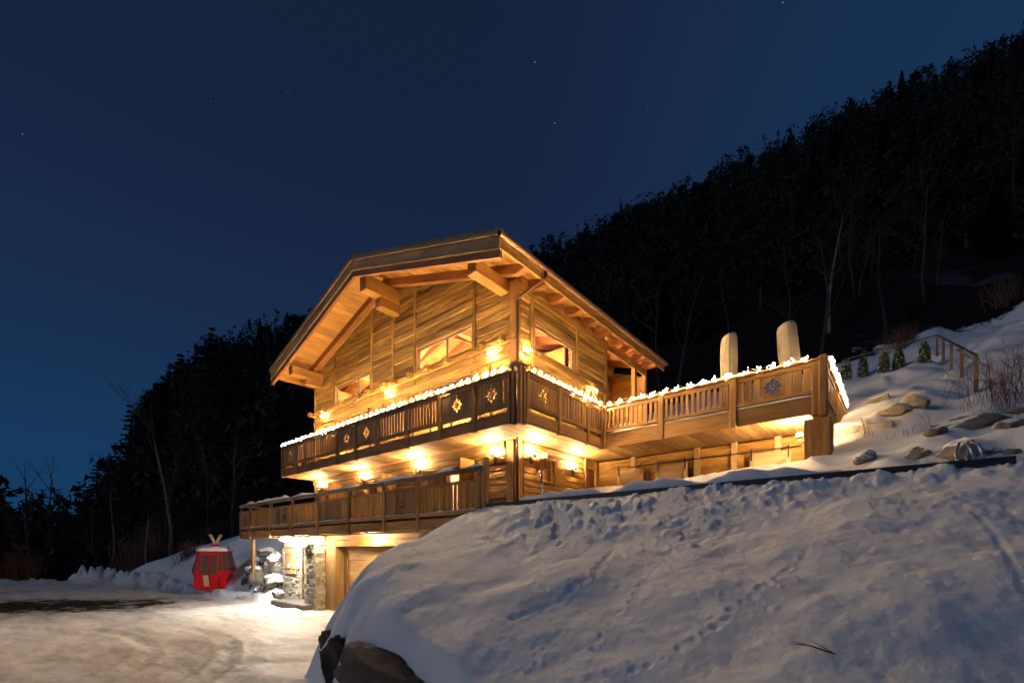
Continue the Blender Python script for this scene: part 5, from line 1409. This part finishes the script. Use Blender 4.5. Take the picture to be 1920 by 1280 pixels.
rt = random.Random(77)
def clear(x, y): return not (-26 < x < 4 and 4 < y < 23)
n_con = 0
# skyline row on the mountain shoulder
px_ = -60
while px_ < 2000:
    D_ = rt.uniform(118, 142); x, y = polar(px_, D_)
    tree('conifer', CON[rt.choice((0, 1, 4, 5, 5, 5, 6, 6, 6, 7, 7, 7))], x, y, rt.uniform(0.6, 1.05), 'dark conifer on the skyline of the wooded mountain', 'tree', 'skyline conifers on the mountain', 'crown'); n_con += 1
    px_ += rt.uniform(9, 24)
# the wood below it
for k in range(130):
    px_ = rt.uniform(-80, 2000); D_ = rt.uniform(48, 116)
    x, y = polar(px_, D_)
    if clear(x, y): tree('conifer', CON[rt.choice((0, 1, 3, 4, 5, 5, 6, 6, 7, 7))], x, y, rt.uniform(0.7, 1.15), 'dark conifer inside the wood on the mountainside', 'tree', 'conifers inside the mountain wood', 'crown')
for px_, D_, sc in ((375, 44, 1.05), (440, 46, 0.95), (405, 52, 1.1), (340, 50, 1.0), (480, 48, 0.85), (520, 50, 0.95), (300, 54, 0.85), (255, 50, 0.9), (180, 52, 0.85), (150, 47, 0.7), (110, 55, 0.7), (60, 50, 0.6), (20, 56, 0.65), (-30, 50, 0.6), (560, 52, 0.9), (220, 58, 0.9)):
    x, y = polar(px_, D_); tree('conifer', CON[rt.choice((0, 1, 2, 3, 4, 5, 6))], x, y, sc * 1.25, 'dark conifer in the wood left of the chalet', 'tree', 'conifers in the left wood', 'crown')
# the mass of far wood between and behind them, too many and too dark to pick apart
def far_wood(n, seed):
    g = np.random.default_rng(seed)
    left = g.random(n) < 0.45
    px = np.where(left, g.uniform(-200, 640, n), g.uniform(900, 2080, n)); D = np.where(left, g.uniform(40, 135, n), 46 + 95 * g.random(n) ** 0.6)
    sl = (px - 960) / 857.0; X = -sR * D + cR * sl * D; Y = cR * D + sR * sl * D; Z = terrain(X, Y, False)[0]
    k = 80
    H = np.where(left & (px < 330), g.uniform(5, 9.5, n), g.uniform(6, 12, n)); R = H * g.uniform(0.2, 0.36, n)
    t = g.random((n, k)) ** 0.8; a = g.uniform(0, 6.283, (n, k)); rnd_ = (g.random(n) < 0.6)[:, None]
    prof = np.where(rnd_, np.sqrt(np.clip(1 - (2 * t - 0.9) ** 2, 0.02, 1)), 1 - t)
    rr_ = R[:, None] * prof * g.uniform(0.3, 1.1, (n, k))
    C = np.stack([X[:, None] + rr_ * np.cos(a), Y[:, None] + rr_ * np.sin(a), Z[:, None] + 0.3 + t * H[:, None]], -1)
    e = g.normal(0, 1, (n, k, 2, 3)); e /= np.linalg.norm(e, axis=-1, keepdims=True); e *= (g.uniform(0.5, 1.1, (n, k, 1, 1)))
    V = np.stack([C, C + e[:, :, 0] * 0.9, C + e[:, :, 1] * 0.7], 2).reshape(-1, 3)
    me = bpy.data.meshes.new('distant_wood'); nt = len(V) // 3
    me.vertices.add(len(V)); me.vertices.foreach_set('co', V.astype(np.float32).ravel())
    me.loops.add(nt * 3); me.loops.foreach_set('vertex_index', np.arange(nt * 3, dtype=np.int32)); me.polygons.add(nt)
    me.polygons.foreach_set('loop_start', np.arange(0, nt * 3, 3, dtype=np.int32)); me.polygons.foreach_set('loop_total', np.full(nt, 3, dtype=np.int32))
    me.update(calc_edges=True); me.materials.append(M['needle'])
    o = kind(link(bpy.data.objects.new('distant_wood', me), None, (0, 0, 0)), 'stuff'); o['label'] = 'dense dark wood covering the mountainside behind the chalet'; o['category'] = 'wood'
far_wood(1900, 5)
# bare deciduous trees
for px_, D_, sc, lb in ((320, 36, 1.0, 'pale birch trunk with bare branches in the left wood, behind the gondola'), (212, 40, 0.72, 'thin pale birch low in the left wood above the snow pile'), (1556, 42, 1.25, 'tall pale bare tree in the wood above the right parasol'), (275, 33, 0.42, 'small pale birch stems beside the reddish thicket')):
    x, y = polar(px_, D_); tree('birch_tree', BIRCH, x, y, sc, lb, 'tree', 'birches', 'branches')
for k in range(44):
    px_ = rt.choice((rt.uniform(-60, 560), rt.uniform(1050, 2000), rt.uniform(1050, 2000))); D_ = rt.uniform(34, 62) if px_ > 900 else rt.uniform(33, 48)
    if px_ > 1780: D_ = rt.uniform(44, 66)
    x, y = polar(px_, D_)
    if clear(x, y): tree('bare_tree', BARE[rt.randrange(4)], x, y, rt.uniform(0.5, 1.05), 'bare dark deciduous tree at the foot of the wood', 'tree', 'bare trees at the foot of the wood', 'branches')
for i, (px_, D_, h_, lb) in enumerate(((265, 34.5, 3.2, 'reddish brown bare thicket behind the snow pile'), (40, 37, 2.6, 'reddish bare thicket at the left edge beyond the driveway'), (352, 30, 1.0, 'tangle of brown twigs on the slope left of the gondola'), (1690, 33, 1.6, 'bare brown thicket at the top of the snowfield'), (1880, 37, 2.0, 'bare thicket by the snow gap at the right edge'))):
    x, y = polar(px_, D_); rn = random.Random(500 + i); parts = []
    for k in range(90):
        a = Vector((x + rn.gauss(0, 0.3 * h_ ** 0.8), y + rn.gauss(0, 0.3 * h_ ** 0.8), 0)); a.z = gz(a.x, a.y) - 0.05; d = Vector((rn.gauss(0, 0.22), rn.gauss(0, 0.22), 1)).normalized(); hh = h_ * rn.uniform(0.5, 1.1)
        parts.append(tube_geo([a, a + d * hh * 0.5, a + d * hh + Vector((rn.gauss(0, 0.15), rn.gauss(0, 0.15), 0))], [0.018, 0.012, 0.005], 3, False))
        for q in range(3):
            b = a + d * hh * rn.uniform(0.3, 0.9); parts.append(tube_geo([b, b + Vector((rn.gauss(0, 1), rn.gauss(0, 1), 1.2)).normalized() * hh * 0.3], [0.008, 0.003], 3, False))
    tag(obj('thicket', *merge(parts), M['twig']), lb, 'thicket', 'bare thickets')

# ------------------------------------------------------------------ stars
for px_, py_, r in ((1003, 117, 0.9), (1040, 231, 0.9), (1468, 5, 1.0), (42, 252, 0.7), (395, 190, 0.4), (1213, 205, 0.35), (540, 172, 0.4)):
    d = fwd + rgt * ((px_ - 960) / 857) + Vector((0, 0, (1030 - py_) / 857)); p = Vector((0, 0, 2.1)) + d * 1500
    o = obj('star', *ball_geo(p, r, 6, 4), M['star']); tag(o, 'tiny pale star in the night sky', 'star', 'stars in the night sky')
